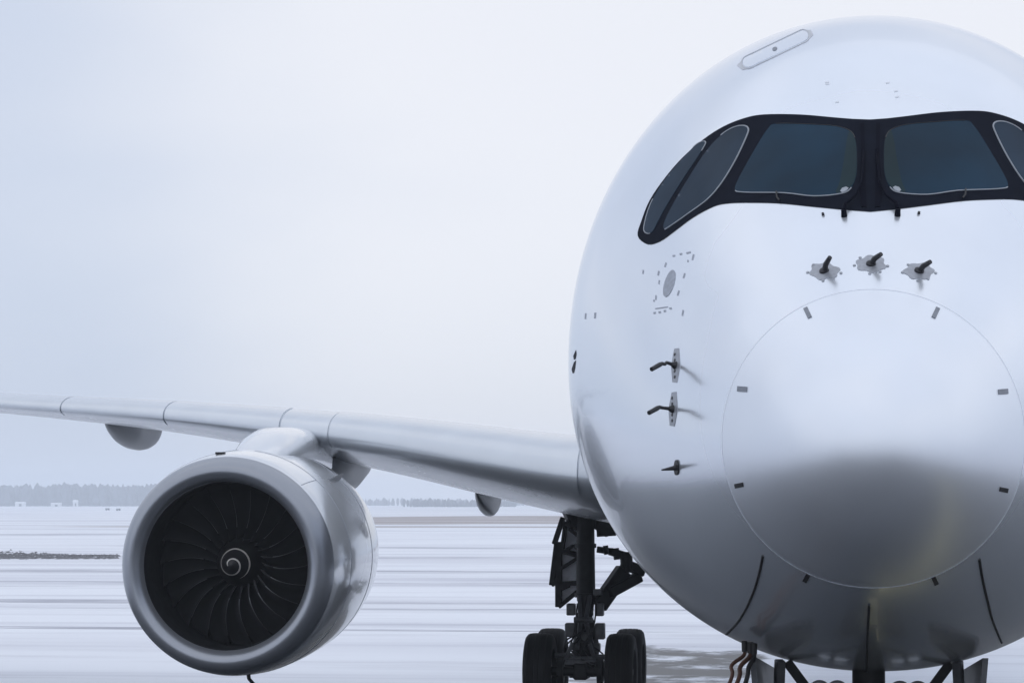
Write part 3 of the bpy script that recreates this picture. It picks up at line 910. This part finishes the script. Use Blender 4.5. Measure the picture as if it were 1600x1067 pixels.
# trailing edge closure is sharp; slats are shells of their own over the nose of the wing
def wing_x(px, py=680):
    """spanwise place where the leading edge is seen at this column"""
    lo, hi = 3.0, 28.0
    for _ in range(50):
        mid = (lo + hi) / 2
        p = Vector((-mid, wfun[0](mid), wfun[1](mid))) - CAM
        q = CAM_ROT.inverted() @ p
        x = W_PX / 2 + F_PX * q.x / -q.z
        if x > px: lo = mid
        else: hi = mid
    return (lo + hi) / 2
cuts = [wing_x(903), wing_x(513), wing_x(437), wing_x(256), wing_x(95), wing_x(-120), wing_x(-330)]
for i in range(len(cuts) - 1):
    a, b_ = cuts[i] + 0.018, cuts[i + 1] - 0.018
    fixed = (i == 1)
    off = 0.010 if fixed else 0.022
    nx = max(4, int((b_ - a) / 0.35))
    rr = []
    for k in range(nx + 1):
        x = a + (b_ - a) * k / nx
        rr.append(wing_ring(x, off, 0.155, 0.05))
    mb = MB(); mb.loft(rr, False)
    # end walls
    for ring_i, x in ((0, a), (nx, b_)):
        inner = wing_ring(x, -0.01, 0.155, 0.05)
        outer = rr[ring_i]
        mb.loft([outer, inner], False)
    topo = [r[0] for r in rr]; topi = [wing_pt(a + (b_ - a) * k / nx, 0.155, True, -0.01) for k in range(nx + 1)]
    mb.loft([topo, topi], False)
    boto = [r[-1] for r in rr]; boti = [wing_pt(a + (b_ - a) * k / nx, 0.05, False, -0.01) for k in range(nx + 1)]
    mb.loft([boto, boti], False)
    part(mb, 'leading_edge_panel' if fixed else 'slat', M['slat'], wing, sharp=45)

# flap track fairings: canoes below the rear of the wing
def canoe(name, x, y0, y1, zt, depth, half, peak=0.55, sweep=0.0, mat=None, parent=None):
    """a boat shaped fairing hung from the wing: deep rounded bow, flat deck buried in the wing, tapering stern"""
    rr = []
    n = 24; m = 28
    for i in range(m + 1):
        t = i / m
        if t < peak: prof = math.sin(PI / 2 * (t / peak)) ** 0.8
        else: prof = math.cos(PI / 2 * (t - peak) / (1 - peak)) ** 0.7 if t < 1 else 0
        prof = max(0.02, prof)
        hw = half * max(0.03, min(1, prof * 1.15))
        ring = []
        for k in range(n):
            a = 2 * PI * k / n
            q = math.sin(a)
            ring.append(Vector((-x + sweep * (t - 0.5) + math.copysign(abs(math.cos(a)) ** 0.8, math.cos(a)) * hw, y0 + (y1 - y0) * t,
                                zt + (q * depth * prof if q < 0 else q * 0.14))))
        rr.append(ring)
    mb = MB(); mb.loft(rr, True, True, True)
    return part(mb, name, mat or M['fairing'], parent or wing)
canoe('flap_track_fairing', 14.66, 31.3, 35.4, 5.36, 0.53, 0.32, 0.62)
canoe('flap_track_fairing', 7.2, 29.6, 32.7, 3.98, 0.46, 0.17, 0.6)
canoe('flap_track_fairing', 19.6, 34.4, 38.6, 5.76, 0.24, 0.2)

# wing root fillet and belly fairing
rr = []
for i in range(31):
    t = i / 30
    y = 17.5 + 19 * t
    pr = max(0.02, math.sin(PI * t) ** 0.5)
    ring = []
    for k in range(40):
        a = 2 * PI * k / 40
        ring.append(Vector((math.cos(a) * 3.15 * (0.7 + 0.3 * pr), y, 3.35 + math.sin(a) * 1.5 * pr)))
    rr.append(ring)
mb = MB(); mb.loft(rr, True, True, True)
part(mb, 'belly_fairing', M['paint'])

# ------------------------------------------------------------------ engine
EX, EY, EZ = -10.02, 21.4, 2.79
TILT = Matrix.Translation((EX, EY, EZ)) @ Matrix.Rotation(R(-1.2), 4, 'Z') @ Matrix.Rotation(R(2.2), 4, 'X')
def tl(mb):
    mb.v = [tuple(TILT @ Vector(p)) for p in mb.v]
    return mb
cowl_prof = [(0.34, 1.700), (0.36, 1.708), (0.6, 1.745), (0.9, 1.77), (1.4, 1.79), (2.0, 1.79), (2.8, 1.77), (3.5, 1.72), (4.2, 1.63), (4.9, 1.50), (5.2, 1.43), (5.2, 1.38), (4.6, 1.42)]
mb = MB(); mb.lathe([(0.345, 1.66)] + cowl_prof, 128)
engine = part(tl(mb), 'engine_cowl', M['cowl'], sharp=45)
lip_prof = [(0.19, 1.312), (0.16, 1.321), (0.11, 1.345), (0.04, 1.395), (0.008, 1.445), (0.0, 1.48), (0.008, 1.522), (0.04, 1.572), (0.10, 1.618), (0.19, 1.66), (0.28, 1.688), (0.335, 1.700), (0.336, 1.66)]
mb = MB(); mb.lathe(lip_prof, 128)
part(tl(mb), 'inlet_lip', M['lip'], engine, sharp=50)
mb = MB(); mb.lathe([(0.191, 1.311), (0.22, 1.305), (0.36, 1.287), (0.49, 1.284), (0.7, 1.29), (1.0, 1.32), (1.25, 1.335), (1.6, 1.335)], 128)
part(tl(mb), 'inlet_liner', M['liner'], engine)
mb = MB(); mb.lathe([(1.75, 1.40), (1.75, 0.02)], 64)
part(tl(mb), 'fan_light_stop', M['spinner'], engine)  # unseen dark disc added behind the fan to stop light
# exhaust core behind the cowl
mb = MB(); mb.lathe([(4.0, 1.05), (4.8, 1.0), (5.8, 0.82), (6.4, 0.66), (6.4, 0.5), (6.0, 0.48), (6.9, 0.2), (7.2, 0.02)], 64)
part(tl(mb), 'core_exhaust', M['fairing'], engine)
# spinner with its painted spiral
sp_prof = [(0.50, 0.004), (0.512, 0.035), (0.55, 0.085), (0.62, 0.145), (0.72, 0.205), (0.84, 0.265), (0.98, 0.325), (1.12, 0.375), (1.3, 0.41)]
mb = MB(); mb.lathe(sp_prof, 64, cap0=True)
part(tl(mb), 'spinner', M['spinner'], engine)
def sp_y(r):
    for i in range(len(sp_prof) - 1):
        if sp_prof[i][1] <= r <= sp_prof[i + 1][1]:
            t = (r - sp_prof[i][1]) / (sp_prof[i + 1][1] - sp_prof[i][1])
            return sp_prof[i][0] + t * (sp_prof[i + 1][0] - sp_prof[i][0])
    return 1.2
vs, fs = [], []
m_ = 90
for i in range(m_ + 1):
    t = i / m_
    a = R(200) - t * 2 * PI * 1.75
    r = 0.045 + 0.185 * min(1, t * 1.35) + 0.012 * t
    w = 0.022 * (1 - 0.25 * t) * min(1, (1 - t) * 9 + 0.2) * min(1, t * 8 + 0.5)
    for rr_, lift in ((r - w / 2, 0.004), (r + w / 2, 0.004)):
        vs.append((math.cos(a) * rr_, sp_y(rr_) - lift, math.sin(a) * rr_))
for i in range(m_): fs.append((2 * i, 2 * i + 1, 2 * i + 3, 2 * i + 2))
mb = MB(); mb.add(vs, fs)
part(tl(mb), 'spinner_spiral', M['spiral'], engine)
# 22 swept fan blades, one object each
mb = MB()
nr_, nu_ = 32, 8
grid = []
for side in (0, 1):
    for i in range(nr_ + 1):
        t = i / nr_
        r = 0.36 + (1.318 - 0.36) * t
        st = R(28 + 34 * t)
        ch = 0.36 + 0.16 * math.sin(PI * min(1, t * 0.9))
        lean = 0.10 * math.sin(PI * t) - 0.16 * t * t
        for j in range(nu_ + 1):
            u = j / nu_ - 0.5
            camber = 0.05 * (1 - 4 * u * u)
            thick = (0.012 * (1 - t) + 0.006) * math.sqrt(max(0.16, 1 - 4 * u * u)) * (1 if side else -1)
            ax_ = u * ch * math.cos(st) + (camber + thick) * math.sin(st) - 0.05 * math.sin(PI * t)
            tg = u * ch * math.sin(st) - (camber + thick) * math.cos(st) + lean
            a = tg / r
            grid.append(Vector((math.sin(a) * r, 1.22 + ax_, math.cos(a) * r)))
per = (nr_ + 1) * (nu_ + 1)
fs = []
for side in (0, 1):
    for i in range(nr_):
        for j in range(nu_):
            q = [side * per + i * (nu_ + 1) + j, side * per + i * (nu_ + 1) + j + 1, side * per + (i + 1) * (nu_ + 1) + j + 1, side * per + (i + 1) * (nu_ + 1) + j]
            fs.append(tuple(q if side else reversed(q)))
nb_ = len(fs)
for i in range(nr_):                       # close both edges
    for j in (0, nu_):
        a, b_ = i * (nu_ + 1) + j, (i + 1) * (nu_ + 1) + j
        fs.append((a, b_, per + b_, per + a) if j else (b_, a, per + a, per + b_))
mb.add(grid, fs)
blade_me = mb.build('fan_blade', M['blade'], None, sharp=50, fix=False)
blade_me.data.materials.append(M['blade_edge_glint'])
for pi, pl_ in enumerate(blade_me.data.polygons):
    if pi >= nb_ and (pi - nb_) % 2 == 0 and 6 < (pi - nb_) // 2 < 27: pl_.material_index = 1  # only the middle of the leading edge gets the painted glint
blade_me.parent = engine
INV_E = world_of(engine).inverted()
blade_me.matrix_parent_inverse = INV_E
NB = 22
for k in range(NB):
    b_ = blade_me if k == 0 else blade_me.copy()
    if k: COL.objects.link(b_)
    b_.parent = engine
    b_.matrix_parent_inverse = INV_E
    mtx = TILT @ Matrix.Rotation(2 * PI * (k + 0.35) / NB, 4, 'Y')
    b_.location = mtx.to_translation(); b_.rotation_euler = mtx.to_euler()
# cowl joint lines, strake, vent, drain mast
def cowl_r(y):
    for i in range(len(cowl_prof) - 1):
        if cowl_prof[i][0] <= y <= cowl_prof[i + 1][0]:
            t = (y - cowl_prof[i][0]) / max(1e-6, cowl_prof[i + 1][0] - cowl_prof[i][0])
            return cowl_prof[i][1] + t * (cowl_prof[i + 1][1] - cowl_prof[i][1])
    return 1.7
def cowl_p(y, deg, lift=0.0):
    r = cowl_r(y) + lift
    return Vector((math.cos(R(deg)) * r, y, math.sin(R(deg)) * r))
mb = MB(); mb.tube([cowl_p(1.25, d, 0.0) for d in range(-88, 86, 3)], 0.006, 6)
part(tl(mb), 'cowl_joint', M['print'], engine)
mb = MB(); mb.tube([cowl_p(0.4 + 0.09 * i, 47, 0.0) for i in range(10)], 0.006, 6)
part(tl(mb), 'cowl_joint', M['print'], engine)
mb = MB(); mb.tube([cowl_p(3.1, d, 0.0) for d in range(-88, 80, 3)], 0.006, 6)
part(tl(mb), 'cowl_joint', M['print'], engine)
mb = MB()
a0, a1 = cowl_p(1.9, 46, -0.02), cowl_p(3.0, 46, -0.02)
n46 = Vector((math.cos(R(46)), 0, math.sin(R(46))))
t46 = Vector((-math.sin(R(46)), 0, math.cos(R(46)))) * 0.02
b0 = cowl_p(2.7, 46, 0.13); b1 = cowl_p(2.98, 46, 0.12)
mb.add([a0 + t46, a1 + t46, b1, b0, a0 - t46, a1 - t46], [(0, 1, 2, 3), (4, 3, 2, 5), (0, 3, 4), (1, 5, 2)])
part(tl(mb), 'nacelle_strake', M['fairing'], engine, smooth=False)
mb = MB(); mb.box(cowl_p(0.62, 96, 0.012), (0.15, 0.08, 0.035))
part(tl(mb), 'cowl_vent', M['black_soft'], engine)
mb = MB(); mb.tube([cowl_p(0.9, -84, -0.05), cowl_p(0.92, -84, 0.06), cowl_p(1.12, -83.5, 0.16), cowl_p(1.3, -83, 0.18)], [0.035, 0.03, 0.028, 0.022], 8)
part(tl(mb), 'drain_mast', M['black_soft'], engine)

# pylon : low rounded hump over the cowl, running back under the wing
rr = []
NP_ = 28
for (y, hw, zt_, zb_) in ((22.5, 0.05, 4.50, 4.30), (22.56, 0.20, 4.56, 4.30), (22.8, 0.34, 4.64, 4.28), (23.2, 0.44, 4.76, 4.26), (23.7, 0.50, 4.90, 4.25), (24.4, 0.52, 5.03, 4.22), (25.3, 0.50, 5.06, 4.20), (26.2, 0.47, 5.05, 4.18), (27.0, 0.45, 4.98, 4.12)):
    ring = []
    for k in range(NP_):
        a = 2 * PI * k / NP_
        c, s_ = math.cos(a), math.sin(a)
        ex = 0.72
        zc_ = (zt_ + zb_) / 2
        ring.append(Vector((EX + 0.20 + math.copysign(abs(c) ** ex, c) * hw, y, zc_ + math.copysign(abs(s_) ** ex, s_) * (zt_ - zb_) / 2)))
    rr.append(ring)
mb = MB(); mb.loft(rr, True, True, True)
part(mb, 'engine_pylon', M['cowl'], sharp=50)
rr = []
for (y, hw, zt_, zb_) in ((27.01, 0.40, 4.96, 4.10), (27.4, 0.50, 4.96, 4.00), (28.6, 0.52, 4.94, 3.92), (30.0, 0.46, 4.94, 3.98), (31.6, 0.32, 4.92, 4.25), (33.0, 0.05, 4.88, 4.72)):
    ring = []
    for k in range(NP_):
        a = 2 * PI * k / NP_
        c, s_ = math.cos(a), math.sin(a)
        ring.append(Vector((EX + 0.20 + math.copysign(abs(c) ** 0.72, c) * hw, y, (zt_ + zb_) / 2 + math.copysign(abs(s_) ** 0.72, s_) * (zt_ - zb_) / 2)))
    rr.append(ring)
mb = MB(); mb.loft(rr, True, True, True)
part(mb, 'pylon_aft_fairing', M['pylon_grey'], sharp=50)

# ------------------------------------------------------------------ landing gear
def wheel(cx, cy, r, w, parent, hub_out):
    """a tyre with rounded shoulders and grooves, and a hub of its own, axle along X"""
    prof = []
    hw = w / 2
    for (a, q) in ((-0.62, 0.52), (-0.93, 0.60), (-1.0, 0.78), (-0.94, 0.90), (-0.80, 0.965), (-0.62, 0.988), (-0.60, 0.972), (-0.56, 0.972), (-0.54, 0.993), (-0.22, 1.0), (-0.20, 0.982), (-0.16, 0.982), (-0.14, 1.0),
                   (0.14, 1.0), (0.16, 0.982), (0.20, 0.982), (0.22, 1.0), (0.54, 0.993), (0.56, 0.972), (0.60, 0.972), (0.62, 0.988), (0.80, 0.965), (0.94, 0.90), (1.0, 0.78), (0.93, 0.60), (0.62, 0.52)):
        prof.append((a * hw, q * r))
    mb = MB(); mb.lathe(prof, 48, (cx, cy, r), 'X')
    t = part(mb, 'tyre', M['tyre'], parent, sharp=40)
    mb = MB(); mb.lathe([(-0.60 * hw, 0.53 * r), (-0.68 * hw, 0.50 * r), (-0.45 * hw, 0.42 * r), (-0.45 * hw, 0.2 * r), (-0.8 * hw, 0.17 * r), (-0.8 * hw, 0.01)], 32, (cx, cy, r), 'X')
    mb.lathe([(0.60 * hw, 0.53 * r), (0.68 * hw, 0.50 * r), (0.45 * hw, 0.42 * r), (0.45 * hw, 0.2 * r), (0.8 * hw, 0.17 * r), (0.8 * hw, 0.01)], 32, (cx, cy, r), 'X')
    part(mb, 'wheel_hub', M['hub'], parent, sharp=40)
GX, GY = -5.33, 31.0
# main strut
mb = MB()
mb.tube([(GX, GY, 3.75), (GX, GY, 3.35), (GX, GY, 2.2), (GX, GY, 1.95)], [0.15, 0.165, 0.18, 0.165], 24)
mb.tube([(GX, GY, 2.10), (GX, GY, 2.02)], 0.21, 24)
mb.tube([(GX, GY, 3.02), (GX, GY, 2.94)], 0.20, 24)
mb.tube([(GX, GY - 0.02, 1.98), (GX, GY, 1.35)], [0.15, 0.15], 24)
mb.tube([(GX, GY, 1.5), (GX, GY, 1.1), (GX, GY, 0.55)], [0.18, 0.26, 0.20], 20)
gear = part(mb, 'main_landing_gear', M['gear_dark'])
mb = MB(); mb.tube([(GX, GY, 1.9), (GX, GY, 1.3)], 0.158, 24)
part(mb, 'oleo_piston', M['chrome'], gear)
WY = (GY - 0.95, GY + 1.0)
for sx in (-0.745, 0.745):
    for wy in WY: wheel(GX + sx, wy, 0.70, 0.53, gear, sx)
mb = MB(); mb.beam((GX, WY[0] - 0.1, 0.70), (GX, WY[1] + 0.1, 0.70), 0.26, 0.30)
part(mb, 'bogie_beam', M['gear_dark'], gear)
for wy in WY:
    mb = MB(); mb.tube([(GX - 0.75, wy, 0.70), (GX + 0.75, wy, 0.70)], 0.085, 16)
    for sx in (-0.36, 0.36):
        mb.tube([(GX + sx - 0.05, wy, 0.70), (GX + sx + 0.05, wy, 0.70)], 0.24, 20)
    part(mb, 'axle', M['gear_dark'], gear)
# torque links (front), brake rods and hoses
mb = MB()
for s_ in (-1, 1):
    mb.beam((GX + s_ * 0.10, GY - 0.17, 2.05), (GX + s_ * 0.05, GY - 0.48, 1.62), 0.07, 0.09)
    mb.beam((GX + s_ * 0.05, GY - 0.48, 1.62), (GX + s_ * 0.13, GY - 0.2, 1.15), 0.07, 0.09)
    mb.tube([(GX + s_ * 0.17, GY - 0.48, 1.62), (GX - s_ * 0.02, GY - 0.48, 1.62)], 0.055, 12)
part(mb, 'torque_link', M['gear'], gear)
mb = MB()
rnd = random.Random(4)
for i in range(11):
    x0 = GX + rnd.uniform(-0.24, 0.24); 
    pts = [(x0, GY - 0.22, rnd.uniform(1.7, 2.1)), (x0 + rnd.uniform(-.12, .12), GY - 0.36, rnd.uniform(1.3, 1.6)), (GX + rnd.uniform(-0.4, 0.4), GY - 0.55, rnd.uniform(0.92, 1.2)), (GX + rnd.choice((-1, 1)) * rnd.uniform(0.3, 0.42), WY[0] - 0.1, rnd.uniform(0.7, 0.85))]
    mb.tube([tuple(p) for p in catmull(pts, 4, closed=False)], 0.016, 6)
part(mb, 'brake_hose', M['cable_black'], gear)
for (x, z, w, h_) in ((-0.26, 1.80, 0.16, 0.22), (0.27, 1.80, 0.16, 0.24), (-0.27, 1.42, 0.20, 0.26), (0.28, 1.40, 0.18, 0.30), (0.24, 2.12, 0.16, 0.12), (0.0, 1.28, 0.24, 0.2), (-0.18, 1.12, 0.2, 0.14), (0.2, 1.10, 0.16, 0.16)):
    mb = MB()
    mb.box((GX + x, GY - 0.12, z), (w, 0.24, h_))
    part(mb, 'gear_fitting', M['gear'], gear)
mb = MB()
for (x, z, L_) in ((-0.34, 0.98, 0.3), (0.0, 0.92, 0.5), (0.32, 0.96, 0.26)):
    mb.tube([(GX + x - L_ / 2, GY - 0.8, z), (GX + x + L_ / 2, GY - 0.8, z)], 0.05, 10)
mb.beam((GX - 0.42, GY - 0.9, 0.86), (GX + 0.42, GY - 0.9, 0.86), 0.05, 0.08)
mb.beam((GX - 0.16, GY - 0.85, 1.2), (GX - 0.36, GY - 0.95, 0.78), 0.05, 0.06)
mb.beam((GX + 0.16, GY - 0.85, 1.2), (GX + 0.36, GY - 0.95, 0.62), 0.05, 0.06)
part(mb, 'brake_rod', M['gear'], gear)
# upper yoke and side stay folding towards the fuselage
mb = MB()
P = lambda x, y, dy=0.0: at(x, y, GY + dy)
mb.beam(P(884, 808, 0.0), P(905, 797, 0.1), 0.26, 0.5)
mb.beam(P(905, 800, 0.1), P(935, 806, 0.1), 0.30, 0.5)
mb.beam(P(930, 806, 0.1), P(958, 826, 0.1), 0.22, 0.4)
mb.beam(P(932, 826, 0.0), P(962, 824, 0.0), 0.08, 0.3)
mb.beam(P(887, 810, 0.0), P(908, 818, 0.0), 0.12, 0.3)
part(mb, 'gear_yoke', M['gear_dark'], gear)
mb = MB()
mb.beam(P(935, 947), P(975, 890, 0.3), 0.20, 0.30)
mb.beam(P(940, 930), P(1002, 894, 0.5), 0.10, 0.12)
mb.beam(P(952, 926), P(1000, 900, 0.5), 0.14, 0.2)
mb.beam(P(972, 880, 0.3), P(1006, 893, 0.5), 0.20, 0.2)
mb.beam(P(933, 858), P(955, 861, 0.1), 0.07, 0.12)
mb.beam(P(953, 861, 0.1), P(977, 868, 0.3), 0.11, 0.14)
mb.tube([P(946, 852), P(948, 866)], 0.05, 8)
mb.tube([P(962, 856, 0.2), P(964, 874, 0.2)], 0.06, 8)
mb.tube([P(978, 862, 0.3), P(980, 894, 0.3)], 0.12, 10)
part(mb, 'side_stay', M['gear_dark'], gear)
# leg door, hung outboard, with its ribs and links
mb = MB()
def slab(poly_px, y0, y1):
    a = [at(x, y, y0) for (x, y) in poly_px]; b2 = [p + Vector((0, y1 - y0, 0)) for p in a]
    n = len(a)
    mb.add(a + b2, [tuple(range(n)), tuple(reversed(range(n, 2 * n)))] + [(i, i + n, (i + 1) % n + n, (i + 1) % n) for i in range(n)])
slab([(884, 812), (905, 818), (905, 921), (876, 944), (872, 912), (868, 905)], GY + 0.50, GY + 0.55)
part(mb, 'gear_door', M['gear_door'], gear, smooth=False)
mb = MB()
Q = lambda x, y: at(x, y, GY + 0.44)
for (a, b_, w) in (((880, 808), (866, 850), 0.10), ((870, 848), (862, 914), 0.10), ((862, 914), (873, 906), 0.08), ((873, 846), (873, 948), 0.13), ((873, 948), (907, 920), 0.08), ((875, 912), (907, 910), 0.09), ((877, 860), (907, 868), 0.10),
                   ((876, 888), (905, 870), 0.06), ((876, 864), (896, 852), 0.06), ((884, 814), (878, 862), 0.08), ((897, 850), (906, 864), 0.05), ((889, 826), (905, 838), 0.06), ((876, 920), (890, 914), 0.07)):
    mb.beam(Q(*a), Q(*b_), w, 0.10, (0, 1, 0))
part(mb, 'door_link', M['gear_dark'], gear)

# nose gear
NX, NY = -0.05, 4.6
mb = MB()
mb.tube([(NX, NY, 2.5), (NX, NY, 1.5), (NX, NY, 1.3)], [0.15, 0.15, 0.12], 20)
mb.tube([(NX, NY, 1.4), (NX, NY, 0.5)], 0.095, 18)
ngear = part(mb, 'nose_landing_gear', M['gear_dark'])
for sx in (-0.36, 0.36): wheel(NX + sx, NY, 0.53, 0.36, ngear, sx)
mb = MB(); mb.tube([(NX - 0.4, NY, 0.53), (NX + 0.4, NY, 0.53)], 0.07, 14)
part(mb, 'axle', M['gear'], ngear)
for s_ in (-1, 1):
    mb = MB(); mb.beam((NX + s_ * 0.74, NY - 0.1, 2.34), (NX + s_ * 0.16, NY - 0.05, 1.55), 0.075, 0.09)
    part(mb, 'drag_brace', M['gear_dark'], ngear)
    mb = MB(); mb.beam((NX + s_ * 0.80, NY - 0.2, 2.36), (NX + s_ * 0.83, NY - 0.1, 1.75), 0.085, 0.10)
    part(mb, 'door_strut', M['gear'], ngear)
for s_ in (-1, 1):
    for dx in (0.28, 0.44):
        mb = MB()
        c = Vector((NX + s_ * dx, NY - 0.35, 2.09))
        mb.lathe([(0.10, 0.02), (0.09, 0.06), (0.0, 0.10), (-0.03, 0.105), (-0.03, 0.09)], 24, c)
        lamp = part(mb, 'taxi_lamp', M['gear'], ngear)
        mb = MB(); mb.lathe([(-0.018, 0.09), (-0.03, 0.05), (-0.034, 0.005)], 24, c)
        part(mb, 'lamp_lens', M['lens'], ngear)
for s_ in (-1, 1):
    mb = MB()
    outline = [(NX + s_ * 0.99, 3.5, 2.44), (NX + s_ * 0.90, 5.9, 2.20), (NX + s_ * 0.86, 5.9, 1.30), (NX + s_ * 0.86, 4.2, 1.25), (NX + s_ * 0.93, 3.5, 1.80)]
    a = [Vector(p) for p in outline]; b2 = [p + Vector((s_ * 0.05, 0, 0)) for p in a]; n = len(a)
    mb.add(a + b2, [tuple(range(n)), tuple(reversed(range(n, 2 * n)))] + [(i, i + n, (i + 1) % n + n, (i + 1) % n) for i in range(n)])
    part(mb, 'nose_gear_door', M['gear'], ngear, smooth=False)
    mb = MB()
    mb.beam((NX + s_ * 0.92, 3.62, 2.0), (NX + s_ * 0.78, 3.64, 1.75), 0.05, 0.09); mb.beam((NX + s_ * 0.78, 3.64, 1.75), (NX + s_ * 0.90, 3.66, 1.5), 0.06, 0.09)
    part(mb, 'door_hinge', M['gear_dark'], ngear)

# ground power cables plugged into the belly
def cable(px0, px1, sag, r, mat, name, label, dx):
    a = at(px0[0], px0[1], 3.4); b_ = at(px1[0], px1[1], 3.1)
    dirv = (b_ - a).normalized()
    pts = [a + Vector((0, 0, 0.12)), a, a.lerp(b_, 0.5) + Vector((sag, 0, 0.02)), b_, b_ + dirv * 0.7 + Vector((-0.05, 0, -0.1)), Vector((b_.x - 0.55 + dx, 2.6, 0.4)), Vector((b_.x - 0.7 + dx, 2.0, 0.03)), Vector((b_.x - 1.5 + dx, 0.2, 0.03)), Vector((b_.x - 3.6 + dx, -0.6, 0.03))]
    mb = MB(); mb.tube([tuple(p) for p in catmull(pts, 6, closed=False)], r, 10)
    o = tag(mb.build(name, mat), label, 'cable')
    mb = MB(); mb.tube([pts[0], pts[0].lerp(a, 0.8)], [r * 1.5, r * 1.3], 12)
    mb.build('plug', M['cable_black'], o)
    return o
cable((1163, 1022), (1141, 1064), -0.05, 0.017, M['cable_orange'], 'ground_power_cable', 'rust orange cable hanging from the belly, leftmost of its bundle', -0.05)
cable((1172, 1024), (1152, 1066), -0.03, 0.020, M['cable_orange'], 'ground_power_cable', 'rust orange cable hanging from the belly, middle of its bundle', 0.08)
cable((1178, 1026), (1165, 1066), -0.01, 0.021, M['cable_black'], 'ground_power_cable', 'black cable hanging from the belly beside the orange ones', 0.2)

# ------------------------------------------------------------------ small far things on the airfield
def gd(px, py): return ground_at(px, py)
def shed(px, py, wpx, hpx, label):
    p = gd(px, py); d = (p - CAM).length; w = wpx * d / F_PX; hh = hpx * d / F_PX
    o = empty('airfield_shed', p); tag(o, label, 'shed', 'sheds on the far airfield')
    dp = w * 0.8
    mb = MB(); mb.add([(-w / 2, -dp / 2, 0), (w / 2, -dp / 2, 0), (w / 2, dp / 2, 0), (-w / 2, dp / 2, 0), (-w / 2, -dp / 2, hh * .7), (w / 2, -dp / 2, hh * .7), (w / 2, dp / 2, hh * .7), (-w / 2, dp / 2, hh * .7)], [(0, 1, 5, 4), (1, 2, 6, 5), (2, 3, 7, 6), (3, 0, 4, 7)])
    mb.build('wall', M['house_wall'], o, smooth=False)
    mb = MB(); e_ = w * 0.56
    mb.add([(-e_, -dp * .56, hh * .68), (e_, -dp * .56, hh * .68), (e_, 0, hh), (-e_, 0, hh), (-e_, dp * .56, hh * .68), (e_, dp * .56, hh * .68)], [(0, 1, 2, 3), (3, 2, 5, 4), (0, 3, 4), (1, 5, 2)])
    mb.build('roof', M['house_roof'], o, smooth=False)
    mb = MB(); mb.box((w * .1, -dp / 2 - 0.05, hh * .25), (w * .3, 0.1, hh * .5)); mb.build('door', M['dark_glass'], o, smooth=False)
    return o
shed(143, 790.6, 7, 10, 'bright white shed before the forest at the far left')
shed(32, 790.8, 14, 7, 'low white shed nearest the left edge of the horizon')
shed(88, 791.2, 14, 6, 'long low white shed left of the bright one')
shed(118, 790.8, 7, 10, 'tiny white shed just left of the bright one')
def far_van(px, py, label):
    p = gd(px, py); s = (p - CAM).length / F_PX
    o = empty('parked_van', p); tag(o, label, 'van', 'vans parked far off')
    w, hh = 6.5 * s, 3.4 * s
    w = min(w, 5.0); hh = min(hh, 2.3)
    mb = MB(); mb.box((0, 0, hh * .58), (w, w * .4, hh * .75)); mb.build('body', M['fairing'], o)
    mb = MB(); mb.box((w * .33, 0, hh * .72), (w * .28, w * .41, hh * .3)); mb.build('windows', M['dark_glass'], o)
    for sx in (-.3, .3):
        mb = MB(); mb.lathe([(-w * .21, hh * .2), (w * .21, hh * .2)], 12, (0, 0, 0), 'Y', cap0=True, cap1=True)
        mb.v = [(v[0] + sx * w, v[1], v[2] + hh * .2) for v in mb.v]
        mb.build('wheel', M['tyre'], o)
far_van(168, 797, 'tiny dark van on the far snow, left one of the pair')
far_van(185, 797.5, 'tiny dark van on the far snow nearer the engine')

# ------------------------------------------------------------------ winter haze
mb = MB()
x0, x1, y0, y1, z0, z1 = -3500, 3500, -700, 3600, -1, 30
mb.add([(x0, y0, z0), (x1, y0, z0), (x1, y1, z0), (x0, y1, z0), (x0, y0, z1), (x1, y0, z1), (x1, y1, z1), (x0, y1, z1)],
       [(0, 3, 2, 1), (4, 5, 6, 7), (0, 1, 5, 4), (1, 2, 6, 5), (2, 3, 7, 6), (3, 0, 4, 7)])
hm = bpy.data.materials.new('winter_haze'); hm.use_nodes = True
ht = hm.node_tree; ht.nodes.clear()
ho = ht.nodes.new('ShaderNodeOutputMaterial'); hv = ht.nodes.new('ShaderNodeVolumePrincipled')
hv.inputs['Color'].default_value = (0.84, 0.895, 0.965, 1)
hv.inputs['Density'].default_value = 0.00047
ht.links.new(hv.outputs[0], ho.inputs['Volume'])
tag(mb.build('haze', hm, smooth=False), kind='stuff')
